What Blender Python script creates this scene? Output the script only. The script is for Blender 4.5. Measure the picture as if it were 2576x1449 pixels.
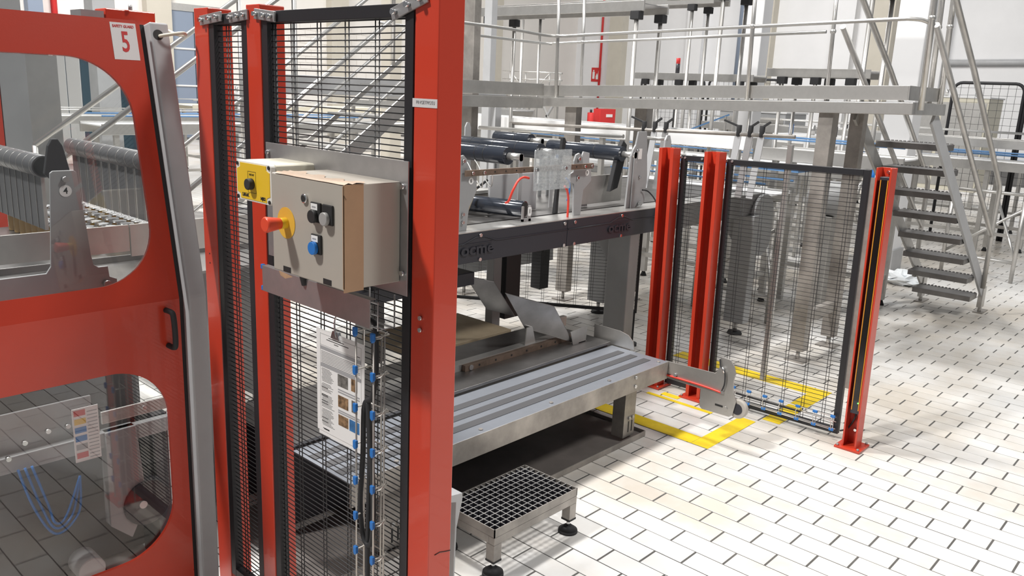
import bpy, math, random
from mathutils import Vector, Matrix
random.seed(7)
for _o in list(bpy.data.objects):
    bpy.data.objects.remove(_o)
S = bpy.context.scene
C = S.collection
# ------------------------------------------------------------------ camera
FPX, PITCH, ROLL, YAW, CAM_H = 2060.0, .2375, -.0437, .738, 1.8
_f = Vector((math.cos(YAW)*math.cos(PITCH), math.sin(YAW)*math.cos(PITCH), -math.sin(PITCH)))
_r = Vector((math.sin(YAW), -math.cos(YAW), 0)); _d = _f.cross(_r)
_r2 = math.cos(ROLL)*_r + math.sin(ROLL)*_d; _d2 = -math.sin(ROLL)*_r + math.cos(ROLL)*_d
cam = bpy.data.objects.new('camera', bpy.data.cameras.new('camera')); C.objects.link(cam)
cam.data.sensor_width = 36; cam.data.lens = FPX/2576*36; cam.data.clip_start = .02; cam.data.clip_end = 200
M = Matrix.Identity(4)
for i in range(3):
    M[i][0] = _r2[i]; M[i][1] = -_d2[i]; M[i][2] = -_f[i]
M[2][3] = CAM_H
cam.matrix_world = M
S.camera = cam
# ------------------------------------------------------------------ light
S.view_settings.view_transform = 'Standard'; S.view_settings.look = 'None'
S.view_settings.exposure = -0.82; S.view_settings.gamma = 1.0; S.view_settings.use_curve_mapping = False
W = bpy.data.worlds.new('hall_daylight'); S.world = W; W.use_nodes = True
W.node_tree.nodes['Background'].inputs[0].default_value = (.93, .96, 1, 1)
W.node_tree.nodes['Background'].inputs[1].default_value = .37
def lamp(name, loc, target, size, power, col=(1, .98, .95)):
    l = bpy.data.lights.new(name, 'AREA'); l.shape = 'DISK'; l.size = size; l.energy = power; l.color = col
    o = bpy.data.objects.new(name, l); C.objects.link(o); o.location = loc
    o.rotation_euler = (Vector(target)-Vector(loc)).to_track_quat('-Z', 'Y').to_euler()
    return o
lamp('high_bay_lamp', (-3.2, 4.3, 8.6), (2.6, 1.8, 0), .75, 1500)
lamp('high_bay_lamp', (2.2, 4.7, 8.6), (2.6, 1.8, 0), .75, 980)
lamp('high_bay_lamp', (5.0, -3.2, 8.6), (4.5, 0.5, 0), 1.6, 800)
lamp('high_bay_lamp', (9.0, 4.5, 8.6), (9.0, 4.0, 0), 1.6, 380)
lamp('high_bay_lamp', (3.5, 10.5, 8.6), (4.0, 10.0, 0), 1.6, 900)
lamp('high_bay_lamp', (14.0, 13.0, 8.6), (15.0, 14.5, 1), 2.5, 1500)
lamp('high_bay_lamp', (7.0, 18.0, 8.6), (8.0, 20.0, 1), 2.5, 1300)
lamp('high_bay_lamp', (21.0, 12.0, 8.6), (24.0, 13.0, 1.5), 3.0, 1000)
lamp('high_bay_lamp', (19.0, 4.0, 8.6), (23.0, 6.0, 1.5), 3.0, 700)
# ------------------------------------------------------------------ materials
def nodemat(name):
    m = bpy.data.materials.new(name); m.use_nodes = True
    return m, m.node_tree.nodes, m.node_tree.links, m.node_tree.nodes['Principled BSDF']
def mat(name, col, rough=.5, metal=0, noise=0, scale=8, bump=0, bscale=60, dark=None, spec=.5, stretch=None, rnd=0, coat=0):
    m, N, L, P = nodemat(name)
    P.inputs['Base Color'].default_value = (*col, 1); P.inputs['Roughness'].default_value = rough
    P.inputs['Metallic'].default_value = metal; P.inputs['Specular IOR Level'].default_value = spec
    P.inputs['Coat Weight'].default_value = coat
    tc = N.new('ShaderNodeTexCoord'); mp = N.new('ShaderNodeMapping'); L.new(tc.outputs['Object'], mp.inputs[0])
    if stretch: mp.inputs['Scale'].default_value = stretch
    src = None
    if noise:
        n = N.new('ShaderNodeTexNoise'); n.inputs['Scale'].default_value = scale; n.inputs['Detail'].default_value = 5
        n.inputs['Roughness'].default_value = .6
        L.new(mp.outputs[0], n.inputs['Vector'])
        r = N.new('ShaderNodeValToRGB'); r.color_ramp.elements[0].position = .35; r.color_ramp.elements[1].position = .7
        d = dark or tuple(c*(1-noise) for c in col)
        r.color_ramp.elements[0].color = (*d, 1); r.color_ramp.elements[1].color = (*col, 1)
        L.new(n.outputs['Fac'], r.inputs[0]); src = r.outputs[0]
        mr = N.new('ShaderNodeMapRange'); mr.inputs['To Min'].default_value = min(1, rough*1.25); mr.inputs['To Max'].default_value = rough*.8
        L.new(n.outputs['Fac'], mr.inputs['Value']); L.new(mr.outputs[0], P.inputs['Roughness'])
    if rnd:
        oi = N.new('ShaderNodeObjectInfo'); mx = N.new('ShaderNodeMapRange')
        mx.inputs['To Min'].default_value = 1-rnd; mx.inputs['To Max'].default_value = 1
        L.new(oi.outputs['Random'], mx.inputs['Value'])
        mu = N.new('ShaderNodeMixRGB'); mu.blend_type = 'MULTIPLY'; mu.inputs[0].default_value = 1
        if src: L.new(src, mu.inputs[1])
        else: mu.inputs[1].default_value = (*col, 1)
        L.new(mx.outputs[0], mu.inputs[2]); src = mu.outputs[0]
    if src: L.new(src, P.inputs['Base Color'])
    if bump:
        b = N.new('ShaderNodeTexNoise'); b.inputs['Scale'].default_value = bscale; b.inputs['Detail'].default_value = 3
        L.new(mp.outputs[0], b.inputs['Vector'])
        bn = N.new('ShaderNodeBump'); bn.inputs['Strength'].default_value = bump; bn.inputs['Distance'].default_value = .002
        L.new(b.outputs['Fac'], bn.inputs['Height']); L.new(bn.outputs[0], P.inputs['Normal'])
    return m
def glassmat(name, tint, refl, rough=.02, haze=0):
    m, N, L, P = nodemat(name); N.remove(P); out = N['Material Output']
    t = N.new('ShaderNodeBsdfTransparent'); t.inputs[0].default_value = (*tint, 1)
    g = N.new('ShaderNodeBsdfGlossy'); g.inputs['Roughness'].default_value = rough
    fr = N.new('ShaderNodeLayerWeight'); fr.inputs[0].default_value = .5
    pw = N.new('ShaderNodeMath'); pw.operation = 'POWER'; pw.inputs[1].default_value = 4; L.new(fr.outputs['Facing'], pw.inputs[0])
    mu = N.new('ShaderNodeMath'); mu.operation = 'MULTIPLY_ADD'; mu.inputs[1].default_value = .9*refl; mu.inputs[2].default_value = .045*refl; mu.use_clamp = True
    L.new(pw.outputs[0], mu.inputs[0])
    mx = N.new('ShaderNodeMixShader'); L.new(mu.outputs[0], mx.inputs[0])
    base = t.outputs[0]
    if haze:
        df = N.new('ShaderNodeBsdfDiffuse'); df.inputs[0].default_value = (.75, .77, .78, 1)
        nz = N.new('ShaderNodeTexNoise'); nz.inputs['Scale'].default_value = 14; nz.inputs['Detail'].default_value = 4
        mm = N.new('ShaderNodeMath'); mm.operation = 'MULTIPLY'; mm.inputs[1].default_value = haze*2; L.new(nz.outputs['Fac'], mm.inputs[0])
        mh = N.new('ShaderNodeMixShader'); L.new(mm.outputs[0], mh.inputs[0]); L.new(t.outputs[0], mh.inputs[1]); L.new(df.outputs[0], mh.inputs[2]); base = mh.outputs[0]
    L.new(base, mx.inputs[1]); L.new(g.outputs[0], mx.inputs[2])
    L.new(mx.outputs[0], out.inputs['Surface'])
    return m
def emis(name, col, st):
    m, N, L, P = nodemat(name); P.inputs['Emission Color'].default_value = (*col, 1); P.inputs['Emission Strength'].default_value = st
    P.inputs['Base Color'].default_value = (*col, 1)
    return m
K = {}
K['red'] = mat('red_enamel', (.57, .048, .021), .30, noise=.07, scale=3, bump=.05, bscale=180, coat=.2)
K['black'] = mat('black_powder_coat', (.018, .018, .021), .45, bump=.1)
K['wire'] = mat('black_wire', (.02, .02, .022), .45)
K['steel'] = mat('brushed_steel', (.62, .605, .58), .38, .8, noise=.2, scale=6, stretch=(1, 1, 1), bump=.06)
K['steel2'] = mat('bright_steel', (.64, .63, .61), .32, .8, noise=.12, scale=10)
K['dirty'] = mat('soiled_steel', (.50, .465, .43), .48, .6, noise=.45, scale=5, bump=.1)
K['deck'] = mat('worn_steel_sheet', (.30, .29, .285), .38, .9, noise=.35, scale=4)
K['tread'] = mat('bluish_steel_sheet', (.40, .425, .475), .34, .55, noise=.15, scale=7)
K['rubber'] = mat('black_rubber', (.025, .025, .027), .7)
K['strip'] = mat('dark_grip_strip', (.085, .085, .09), .5)
K['zinc'] = mat('zinc_sheet', (.50, .49, .49), .42, .75, noise=.2, scale=9)
K['grey'] = mat('grey_paint', (.36, .365, .37), .38, noise=.12, scale=5)
K['grey2'] = mat('pale_grey_paint', (.47, .475, .485), .4, noise=.1, scale=5)
K['dgrey'] = mat('anthracite_plastic', (.032, .032, .041), .40, bump=.05)
K['beige'] = mat('beige_enamel', (.42, .385, .335), .42, noise=.05, scale=4)
K['tape'] = mat('brown_packing_tape', (.42, .26, .155), .28, noise=.12, scale=10, bump=.25, bscale=25)
K['cream'] = mat('cream_plastic', (.72, .68, .56), .45)
K['yellow'] = mat('yellow_plastic', (.78, .50, .025), .4)
K['ytape'] = mat('yellow_floor_tape', (.80, .58, .02), .5, noise=.12, scale=20)
K['white'] = mat('white_print', (.82, .81, .80), .5)
K['blackprint'] = mat('black_print', (.02, .02, .02), .6)
K['greyprint'] = mat('grey_print', (.35, .35, .36), .6)
K['redprint'] = mat('red_print', (.62, .03, .03), .5)
K['blue'] = mat('blue_plastic', (.02, .17, .52), .4)
K['estop'] = mat('red_button_plastic', (.75, .075, .03), .35)
K['silver'] = mat('chrome', (.75, .75, .75), .18, 1)
K['tile'] = mat('glazed_floor_tile', (.76, .752, .737), .30, rnd=.08, bump=.03, bscale=30)
def stain_tiles(m):          # broad beige staining of the floor, fixed in the hall
    N = m.node_tree.nodes; L = m.node_tree.links; P = N['Principled BSDF']
    src = P.inputs['Base Color'].links[0].from_socket
    g = N.new('ShaderNodeNewGeometry'); n = N.new('ShaderNodeTexNoise'); n.inputs['Scale'].default_value = .9; n.inputs['Detail'].default_value = 6; n.inputs['Roughness'].default_value = .65
    L.new(g.outputs['Position'], n.inputs['Vector'])
    r = N.new('ShaderNodeValToRGB'); r.color_ramp.elements[0].position = .38; r.color_ramp.elements[0].color = (.80, .74, .66, 1); r.color_ramp.elements[1].position = .62; r.color_ramp.elements[1].color = (1, 1, 1, 1)
    L.new(n.outputs['Fac'], r.inputs[0])
    x = N.new('ShaderNodeMixRGB'); x.blend_type = 'MULTIPLY'; x.inputs[0].default_value = 1; L.new(src, x.inputs[1]); L.new(r.outputs[0], x.inputs[2]); L.new(x.outputs[0], P.inputs['Base Color'])
stain_tiles(K['tile'])
K['grout'] = mat('dark_grout', (.11, .105, .10), .85, noise=.3, scale=9)
K['wall'] = mat('cream_wall_paint', (.86, .83, .79), .75, noise=.04, scale=1.2)
K['wall2'] = mat('pale_wall_paint', (.86, .86, .87), .75, noise=.04, scale=1.2)
K['pilaster'] = mat('cream_concrete', (.62, .58, .50), .8, noise=.06, scale=2)
K['bluegrey'] = mat('blue_grey_door_paint', (.24, .29, .38), .5)
K['roller'] = mat('glossy_black_roller', (.030, .036, .050), .16, .25, coat=.6)
K['rust'] = mat('rusty_bar', (.30, .22, .17), .5, .7, noise=.35, scale=18)
K['card'] = mat('pallet_board', (.42, .34, .23), .8, noise=.15, scale=10)
K['whitebelt'] = mat('white_belt', (.78, .78, .78), .45)
K['redhose'] = mat('red_hose', (.70, .05, .03), .4)
K['orange'] = mat('orange_edge', (.75, .30, .02), .4)
K['blackglass'] = mat('sensor_window', (.012, .010, .010), .12)
K['amber'] = mat('amber_jar', (.45, .28, .10), .2)
K['strap'] = mat('grey_curtain', (.13, .13, .135), .35, .3)
K['doorglass'] = glassmat('door_glass', (.94, .95, .95), 1.25, .01)
K['plexi'] = glassmat('scuffed_clear_sheet', (.93, .95, .96), 1.2, .06, haze=.36)
K['ivory'] = mat('ivory_cable', (.66, .61, .50), .5)
K['pink'] = mat('red_wall_panel', (.50, .05, .06), .5)
K['green'] = emis('green_led', (.1, 1, .1), 6)
K['teal'] = mat('dark_blue_machine', (.03, .07, .10), .4)
K['photo1'] = mat('printed_photo', (.25, .24, .22), .5, noise=.7, scale=60)
K['photo2'] = mat('printed_photo_warm', (.42, .26, .14), .5, noise=.8, scale=60)
K['photo3'] = mat('printed_photo_blue', (.06, .22, .50), .5, noise=.5, scale=40)
K['railblue'] = mat('blue_guide_plastic', (.10, .22, .42), .5)
K['bag'] = mat('clear_bag', (.75, .78, .80), .25, bump=.6, bscale=30)
# ------------------------------------------------------------------ mesh builder
ORG = {}
class MB:
    def __init__(s): s.v = []; s.f = []; s.sm = []
    def add(s, vs, fs, sm=False):
        n = len(s.v); s.v += [tuple(v) for v in vs]; s.f += [tuple(i+n for i in f) for f in fs]; s.sm += [sm]*len(fs); return s
    def box(s, x0, x1, y0, y1, z0, z1):
        x0, x1 = min(x0, x1), max(x0, x1); y0, y1 = min(y0, y1), max(y0, y1); z0, z1 = min(z0, z1), max(z0, z1)
        return s.add([(x0,y0,z0),(x1,y0,z0),(x1,y1,z0),(x0,y1,z0),(x0,y0,z1),(x1,y0,z1),(x1,y1,z1),(x0,y1,z1)],
                     [(0,3,2,1),(4,5,6,7),(0,1,5,4),(1,2,6,5),(2,3,7,6),(3,0,4,7)])
    def prism(s, poly, axis, d0, d1):
        # poly: list of (a,b); axis 'x': (y,z), 'y': (x,z), 'z': (x,y)
        def P(a, b, d): return {'x': (d,a,b), 'y': (a,d,b), 'z': (a,b,d)}[axis]
        n = len(poly); vs = [P(a, b, d0) for a, b in poly]+[P(a, b, d1) for a, b in poly]
        ar = sum(poly[i][0]*poly[(i+1)%n][1]-poly[(i+1)%n][0]*poly[i][1] for i in range(n))
        flip = (ar > 0) ^ (axis == 'y') ^ (d1 < d0)
        fs = [tuple(range(n-1, -1, -1)), tuple(range(n, 2*n))]+[(i, (i+1)%n, n+(i+1)%n, n+i) for i in range(n)]
        if not flip: fs = [tuple(reversed(f)) for f in fs]
        return s.add(vs, fs)
    def cyl(s, p0, p1, r, n=12, r2=None):
        p0 = Vector(p0); p1 = Vector(p1); r2 = r if r2 is None else r2
        d = (p1-p0).normalized(); u = d.orthogonal().normalized(); w = d.cross(u)
        vs = []
        for p, q in ((p0, r), (p1, r2)):
            vs += [p+q*(math.cos(2*math.pi*i/n)*u+math.sin(2*math.pi*i/n)*w) for i in range(n)]
        s.add(vs, [(i, (i+1)%n, n+(i+1)%n, n+i) for i in range(n)], True)
        k = len(s.v)-2*n
        s.f += [tuple(k+i for i in range(n-1, -1, -1)), tuple(k+n+i for i in range(n))]; s.sm += [False, False]
        return s
    def tube(s, pts, r, n=8, closed=False):
        pts = [Vector(p) for p in pts]; m = len(pts); rings = []
        u = None
        for i, p in enumerate(pts):
            a = pts[i-1] if (i > 0 or closed) else p; b = pts[(i+1) % m] if (i < m-1 or closed) else p
            d = (b-a).normalized()
            if u is None: u = d.orthogonal().normalized()
            else: u = (u-d*u.dot(d)).normalized()
            w = d.cross(u)
            rings.append([p+r*(math.cos(2*math.pi*j/n)*u+math.sin(2*math.pi*j/n)*w) for j in range(n)])
        vs = [v for g in rings for v in g]; fs = []
        for i in range(m if closed else m-1):
            k = (i+1) % m
            fs += [(i*n+j, i*n+(j+1)%n, k*n+(j+1)%n, k*n+j) for j in range(n)]
        s.add(vs, fs, True)
        if not closed:
            k = len(s.v)-len(vs)
            s.f += [tuple(k+j for j in range(n-1, -1, -1)), tuple(k+(m-1)*n+j for j in range(n))]; s.sm += [False, False]
        return s
    def bar(s, p0, p1, w, h, up=(0, 0, 1)):
        p0 = Vector(p0); p1 = Vector(p1); d = (p1-p0).normalized(); sd = d.cross(Vector(up)).normalized(); q = sd.cross(d)
        vs = [p+sd*a*w/2+q*b*h/2 for p in (p0, p1) for a, b in ((-1,-1),(1,-1),(1,1),(-1,1))]
        return s.add(vs, [(0,3,2,1),(4,5,6,7),(0,1,5,4),(1,2,6,5),(2,3,7,6),(3,0,4,7)])
    def sphere(s, c, r, n=10, m=6, sq=1):
        c = Vector(c); vs = [c+Vector((0,0,r*sq))]
        for i in range(1, m):
            t = math.pi*i/m
            vs += [c+Vector((r*math.sin(t)*math.cos(2*math.pi*j/n), r*math.sin(t)*math.sin(2*math.pi*j/n), r*sq*math.cos(t))) for j in range(n)]
        vs.append(c-Vector((0,0,r*sq))); fs = [(0, 1+j, 1+(j+1)%n) for j in range(n)]
        for i in range(m-2):
            a = 1+i*n; b = a+n; fs += [(a+j, b+j, b+(j+1)%n, a+(j+1)%n) for j in range(n)]
        a = 1+(m-2)*n; fs += [(a+(j+1)%n, a+j, len(vs)-1) for j in range(n)]
        return s.add(vs, fs, True)
    def wires(s, horiz, vert, x, r):
        # horiz: list of (z, y0, y1), vert: list of (y, z0, z1) round-ish wires on plane x
        for z, a, b in horiz: s.cyl((x, a, z), (x, b, z), r, 5)
        for y, a, b in vert: s.cyl((x+2*r, y, a), (x+2*r, y, b), r, 5)
        return s
    def xf(s, Mx):
        s.v = [tuple(Mx @ Vector(v)) for v in s.v]; return s
    def build(s, name, m, parent=None, bevel=0, loc=None):
        o0 = Vector(loc) if loc is not None else (ORG[parent.name] if parent else Vector((0,0,0)))
        me = bpy.data.meshes.new(name)
        me.from_pydata([tuple(Vector(v)-o0) for v in s.v], [], s.f)
        me.polygons.foreach_set('use_smooth', s.sm)
        me.update()
        me.materials.append(K[m] if isinstance(m, str) else m)
        o = bpy.data.objects.new(name, me); C.objects.link(o)
        if parent: o.parent = parent
        elif loc is not None: o.location = loc
        ORG[o.name] = o0
        if bevel:
            b = o.modifiers.new('bevel', 'BEVEL'); b.width = bevel; b.segments = 2; b.limit_method = 'ANGLE'; b.angle_limit = .6
        return o
def tag(o, label, cat, group=None):
    o['label'] = label; o['category'] = cat
    if group: o['group'] = group
    return o
def thing(name, label, cat, loc=(0,0,0), group=None, rot=None):
    o = bpy.data.objects.new(name, None); C.objects.link(o); o.location = loc; o.empty_display_size = .05
    if rot: o.rotation_euler = rot
    ORG[o.name] = Vector(loc); return tag(o, label, cat, group)
def struct(o): o['kind'] = 'structure'; return o
def copy_thing(root, delta, label=None, group=None, rotz=None):
    r = root.copy(); C.objects.link(r); r.location = Vector(root.location)+Vector(delta)
    if rotz is not None: r.rotation_euler = (0, 0, rotz)
    if label: r['label'] = label
    if group: r['group'] = group
    def rec(a, b):
        for ch in list(a.children):
            c = ch.copy(); C.objects.link(c); c.parent = b; rec(ch, c)
    rec(root, r); return r
def rrect(x0, x1, y0, y1, r, n=8):
    p = []
    for cx, cy, a in ((x1-r, y1-r, 0), (x0+r, y1-r, 90), (x0+r, y0+r, 180), (x1-r, y0+r, 270)):
        for i in range(n+1):
            t = math.radians(a+90*i/n); p.append((cx+r*math.cos(t), cy+r*math.sin(t)))
    return p
def text(name, s, m, parent, origin, ux, uy, size, depth=.0006, align='CENTER', bold=0, sx=1.0):
    # flat lettering: origin, direction of writing ux, up uy (world)
    cu = bpy.data.curves.new(name, 'FONT'); cu.body = s; cu.size = size; cu.align_x = align; cu.align_y = 'CENTER'; cu.extrude = depth; cu.offset = bold
    cu.resolution_u = 3
    t = bpy.data.objects.new('tmp_text', cu); C.objects.link(t)
    dg = bpy.context.evaluated_depsgraph_get(); me = bpy.data.meshes.new_from_object(t.evaluated_get(dg))
    bpy.data.objects.remove(t); bpy.data.curves.remove(cu)
    ux = Vector(ux).normalized(); uy = Vector(uy).normalized(); n = ux.cross(uy)
    o0 = ORG[parent.name] if parent else Vector((0,0,0)); og = Vector(origin)
    for v in me.vertices:
        c = v.co.copy(); v.co = og+ux*c.x*sx+uy*c.y+n*c.z-o0
    me.materials.clear(); me.materials.append(K[m] if isinstance(m, str) else m); me.name = name
    o = bpy.data.objects.new(name, me); C.objects.link(o)
    if parent: o.parent = parent
    ORG[o.name] = o0
    return o
def spline(pts, n=8):
    P = [Vector(p) for p in pts]; out = []
    for i in range(len(P)-1):
        p0 = P[max(i-1, 0)]; p1 = P[i]; p2 = P[i+1]; p3 = P[min(i+2, len(P)-1)]
        for k in range(n):
            t = k/n
            out.append(.5*((2*p1)+(p2-p0)*t+(2*p0-5*p1+4*p2-p3)*t*t+(3*p1-p0-3*p2+p3)*t**3))
    out.append(P[-1]); return out
# ================================================================== SETTING
struct(MB().box(-6, 34, -8, 30, -.06, -.0014).build('floor', 'grout'))
FLOOR = bpy.data.objects['floor']; ORG['floor'] = Vector((0,0,0))
PX, PY = .1162, .242; TX, TY = .1114, .2335
def tile_mesh(mb, cx, cy, dz=0):
    a, b, e = TX/2, TY/2, .0014
    mb.add([(cx-a,cy-b,-.0016),(cx+a,cy-b,-.0016),(cx+a,cy+b,-.0016),(cx-a,cy+b,-.0016),
            (cx-a,cy-b,-.0008+dz),(cx+a,cy-b,-.0008+dz),(cx+a,cy+b,-.0008+dz),(cx-a,cy+b,-.0008+dz),
            (cx-a+e,cy-b+e,dz),(cx+a-e,cy-b+e,dz),(cx+a-e,cy+b-e,dz),(cx-a+e,cy+b-e,dz)],
           [(8,9,10,11),(4,5,9,8),(5,6,10,9),(6,7,11,10),(7,4,8,11),(0,1,5,4),(1,2,6,5),(2,3,7,6),(3,0,4,7)])
cells = []
for k in range(-30, 175):
    for j in range(-14, 90):
        cells.append((2.8744+PX*(k+.5), 1.188+PY*(j+.5)+(PY/2 if k % 2 else 0)))
def in_view(x, y):
    v = Vector((x, y, -CAM_H)); z = v.dot(_f)
    if z < .3: return None
    u = FPX*v.dot(_r2)/z+1288; w = FPX*v.dot(_d2)/z+724.5
    return (u, w, z)
cand = []
for c in cells:
    p = in_view(*c)
    if p and 1140 < p[0] < 2620 and p[1] < 1500 and not (p[0] < 1500 and p[1] < 1215):
        cand.append((p[2], c))
cand.sort(); near = set(c for _, c in cand[:300])
tm = MB(); tile_mesh(tm, 0, 0); first = tm.build('floor_tile', 'tile', FLOOR)
tmesh = first.data; bpy.data.objects.remove(first)
for c in sorted(near):
    o = bpy.data.objects.new('floor_tile', tmesh); C.objects.link(o); o.parent = FLOOR
    o.location = (c[0], c[1], random.uniform(-.0006, .0004))
rest = MB()
for c in cells:
    if c not in near: tile_mesh(rest, c[0], c[1])
o = rest.build('floor_tiling', 'tile', FLOOR); o['kind'] = 'stuff'
# walls of the hall
struct(MB().box(-6, 34, 24, 24.3, 0, 11).build('wall_back', 'wall'))
struct(MB().box(30, 30.3, -8, 24, 0, 11).build('wall_right', 'wall2'))
# ================================================================== LEFT FENCE
XP = 1.26
def left_post(y0, y1, label):
    t = thing('fence_post', label, 'post', (XP+.04, (y0+y1)/2, 0), 'red fence posts by the control box')
    m = MB(); tk = .005
    m.prism([(XP,y0),(XP+.078,y0),(XP+.078,y0+tk),(XP+tk,y0+tk),(XP+tk,y1-tk),(XP+.078,y1-tk),(XP+.078,y1),(XP,y1)], 'z', .01, 2.0)
    m.build('channel', 'red', t, .0025)
    b = MB().box(XP-.03, XP+.11, y0-.03, y1+.03, 0, .01); b.build('base_plate', 'red', t, .002)
    for sx in (-.018, .096):
        for sy in (y0-.018, y1+.018):
            MB().cyl((XP+sx, sy, .01), (XP+sx, sy, .022), .008, 6).build('anchor_bolt', 'zinc', t)
    return t
P1 = left_post(2.424, 2.510, 'red steel fence post beside the grey door bar')
P2 = left_post(2.130, 2.204, 'red steel fence post behind the yellow push-button box')
P3 = left_post(1.395, 1.475, 'thick nearest red fence post with a white tape label')
for z in (1.242, 1.211):
    MB().cyl((XP-.0006, 2.477, z), (XP+.001, 2.477, z), .003, 8).build('hole', 'blackprint', P1)
for z in (1.256, 1.226):
    MB().cyl((XP-.006, 1.438, z), (XP, 1.438, z), .006, 6).build('bolt', 'silver', P3)
tp = MB().box(XP-.001, XP+.0005, 1.3955, 1.479, 1.752, 1.7715).build('tape_label', 'greyprint' if False else mat('white_cloth_tape', (.60,.58,.58), .7), P3)
text('handwriting', 'PINGETPIOSU', 'greyprint', tp, (XP-.0012, 1.434, 1.763), (0,-1,0), (0,0,1), .0105)
MB().tube([(1.282,1.3943,.627),(1.30,1.3943,.628),(1.32,1.3943,.622),(1.337,1.3943,.618)], .0012, 5).build('scratch', 'blackprint', P3)
def mesh_panel(name, label, x, d, y0, y1, z0, z1, pairs, pitch, grp, loc, rot=None, fr=.03, r=.0017, mid=None):
    t = thing(name, label, 'fence panel', loc, grp, rot)
    m = MB(); m.box(x, x+d, y0, y0+fr, z0, z1); m.box(x, x+d, y1-fr, y1, z0, z1)
    m.box(x, x+d, y0+fr, y1-fr, z1-fr, z1); m.box(x, x+d, y0+fr, y1-fr, z0, z0+fr)
    m.build('frame', 'black', t, .0015)
    h = []; z = z1-fr-pitch*.15
    while z > z0+fr*.5:
        h.append((z, y0+fr*.2, y1-fr*.2)); z -= pitch
    v = []
    for p in pairs:
        for q in (-.0078, .0078): v.append((p+q, z0+.01, z1-.01))
    o = MB().wires(h, v, x+d/2, r).build('wire_mesh', 'wire', t); o['kind'] = 'stuff'
    return t
PB = mesh_panel('mesh_fence', 'black wire mesh panel behind the beige control cabinet', XP+.002, .03, 1.482, 2.128, .10, 1.98,
                (2.001, 1.878, 1.757, 1.636, 2.09, 1.52), .0153, 'black mesh fence panels', (XP, 1.8, .10))
PA = mesh_panel('mesh_fence', 'narrow tall black wire mesh panel between two red posts', XP+.002, .03, 2.206, 2.424, .10, 1.98,
                (2.345, 2.225), .0153, 'black mesh fence panels', (XP, 2.31, .10))
def clip(parent, ya, za, yb, zb, w=.028):
    a = Vector((XP-.004, ya, za)); b = Vector((XP-.004, yb, zb))
    o = MB().bar(a, b, .006, w, up=(0, 0, 1)).build('panel_clip', 'zinc', parent, .0012)
    for f in (.14, .52, .84):
        p = a.lerp(b, f); MB().cyl(p-Vector((.016,0,0)), p-Vector((.002,0,0)), .0062, 10).build('clip_bolt', 'silver', o)
clip(P1, 2.462, 1.962, 2.335, 1.972); clip(P2, 2.288, 1.966, 2.186, 1.973); clip(P2, 2.150, 1.974, 2.046, 1.963); clip(P3, 1.552, 1.955, 1.43, 1.992)
# ------------------------------------------------------------------ control cabinet and its plate
t = thing('mounting_plate', 'flat grey steel sheet bolted behind the beige control cabinet', 'plate', (1.255, 1.79, 1.30))
MB().box(1.249, 1.2525, 1.479, 2.10, 1.302, 1.627).build('sheet', 'zinc', t, .001)
for y, z in ((1.495, 1.567), (1.493, 1.358), (2.085, 1.60)):
    MB().cyl((1.241, y, z), (1.249, y, z), .007, 6).build('bolt', 'silver', t)
XF = 1.085
t = thing('control_cabinet', 'beige control cabinet with mushroom button and brown tape down its corner', 'control box', (1.165, 1.655, 1.335))
MB().box(XF, 1.2485, 1.505, 1.802, 1.335, 1.578).build('enclosure', 'beige', t, .003)
m = MB()   # wrinkled packing tape: along the top edge and down the right corner
def wav(a, b): return .0014+.0035*abs(math.sin(a*37+b*9))*abs(math.sin(a*11+1))
ny, nx = 26, 5
vs = []; fs = []
for i in range(ny+1):
    y = 1.50+.285*i/ny
    for j in range(nx+1):
        x = XF-.0015+(.055+.012*math.sin(i*.9))*j/nx
        z = 1.578+wav(y, x*20)*(1 if 0 < j else .2)
        vs.append((x, y, z))
for i in range(ny):
    for j in range(nx):
        a = i*(nx+1)+j; fs.append((a, a+1, a+nx+2, a+nx+1))
m.add(vs, fs, True); m.build('edge_tape', mat('translucent_brown_tape', (.56, .43, .33), .25, bump=.5, bscale=30), t)
m = MB().box(XF-.0012, XF+.054, 1.5035, 1.5048, 1.331, 1.579)
m.box(XF-.0012, XF+.0002, 1.5035, 1.5075, 1.34, 1.575)
m.build('corner_tape', 'tape', t)
m = MB(); m.prism([(XF-.001, 1.579), (XF+.03, 1.579), (XF+.006, 1.545), (XF-.001, 1.556)], 'y', 1.5015, 1.5035); m.build('tape_fold', 'tape', t, .001)
m = MB(); m.add([(XF-.002,1.775,1.336),(XF-.003,1.735,1.334),(XF-.006,1.74,1.322),(XF-.004,1.765,1.326),(XF-.001,1.715,1.330)], [(0,1,2,3),(1,4,2)]); m.build('torn_tape', 'tape', t)
def puck(name, mt, par, y, z, r, l, x=XF, n=24, r2=None, bevel=0): return MB().cyl((x, y, z), (x-l, y, z), r, n, r2).build(name, mt, par, bevel)
lk = puck('lock', 'silver', t, 1.656, 1.531, .0115, .006, bevel=.002); puck('keyhole', 'blackprint', lk, 1.656, 1.531, .0075, .0068)
dsc = puck('warning_disc', mat('amber_disc', (.72, .42, .05), .5), t, 1.739, 1.461, .0385, .0012, n=40)
es = MB(); es.cyl((XF-.001, 1.739, 1.461), (XF-.018, 1.739, 1.461), .0135, 24).build('button_collar', 'yellow', t, .001)
eb = MB().cyl((XF-.018, 1.739, 1.461), (XF-.056, 1.739, 1.461), .0135, 28, .0195)
eb.cyl((XF-.056, 1.739, 1.461), (XF-.060, 1.739, 1.461), .0195, 28, .0165); eb.build('emergency_button', 'estop', t, .001)
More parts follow.
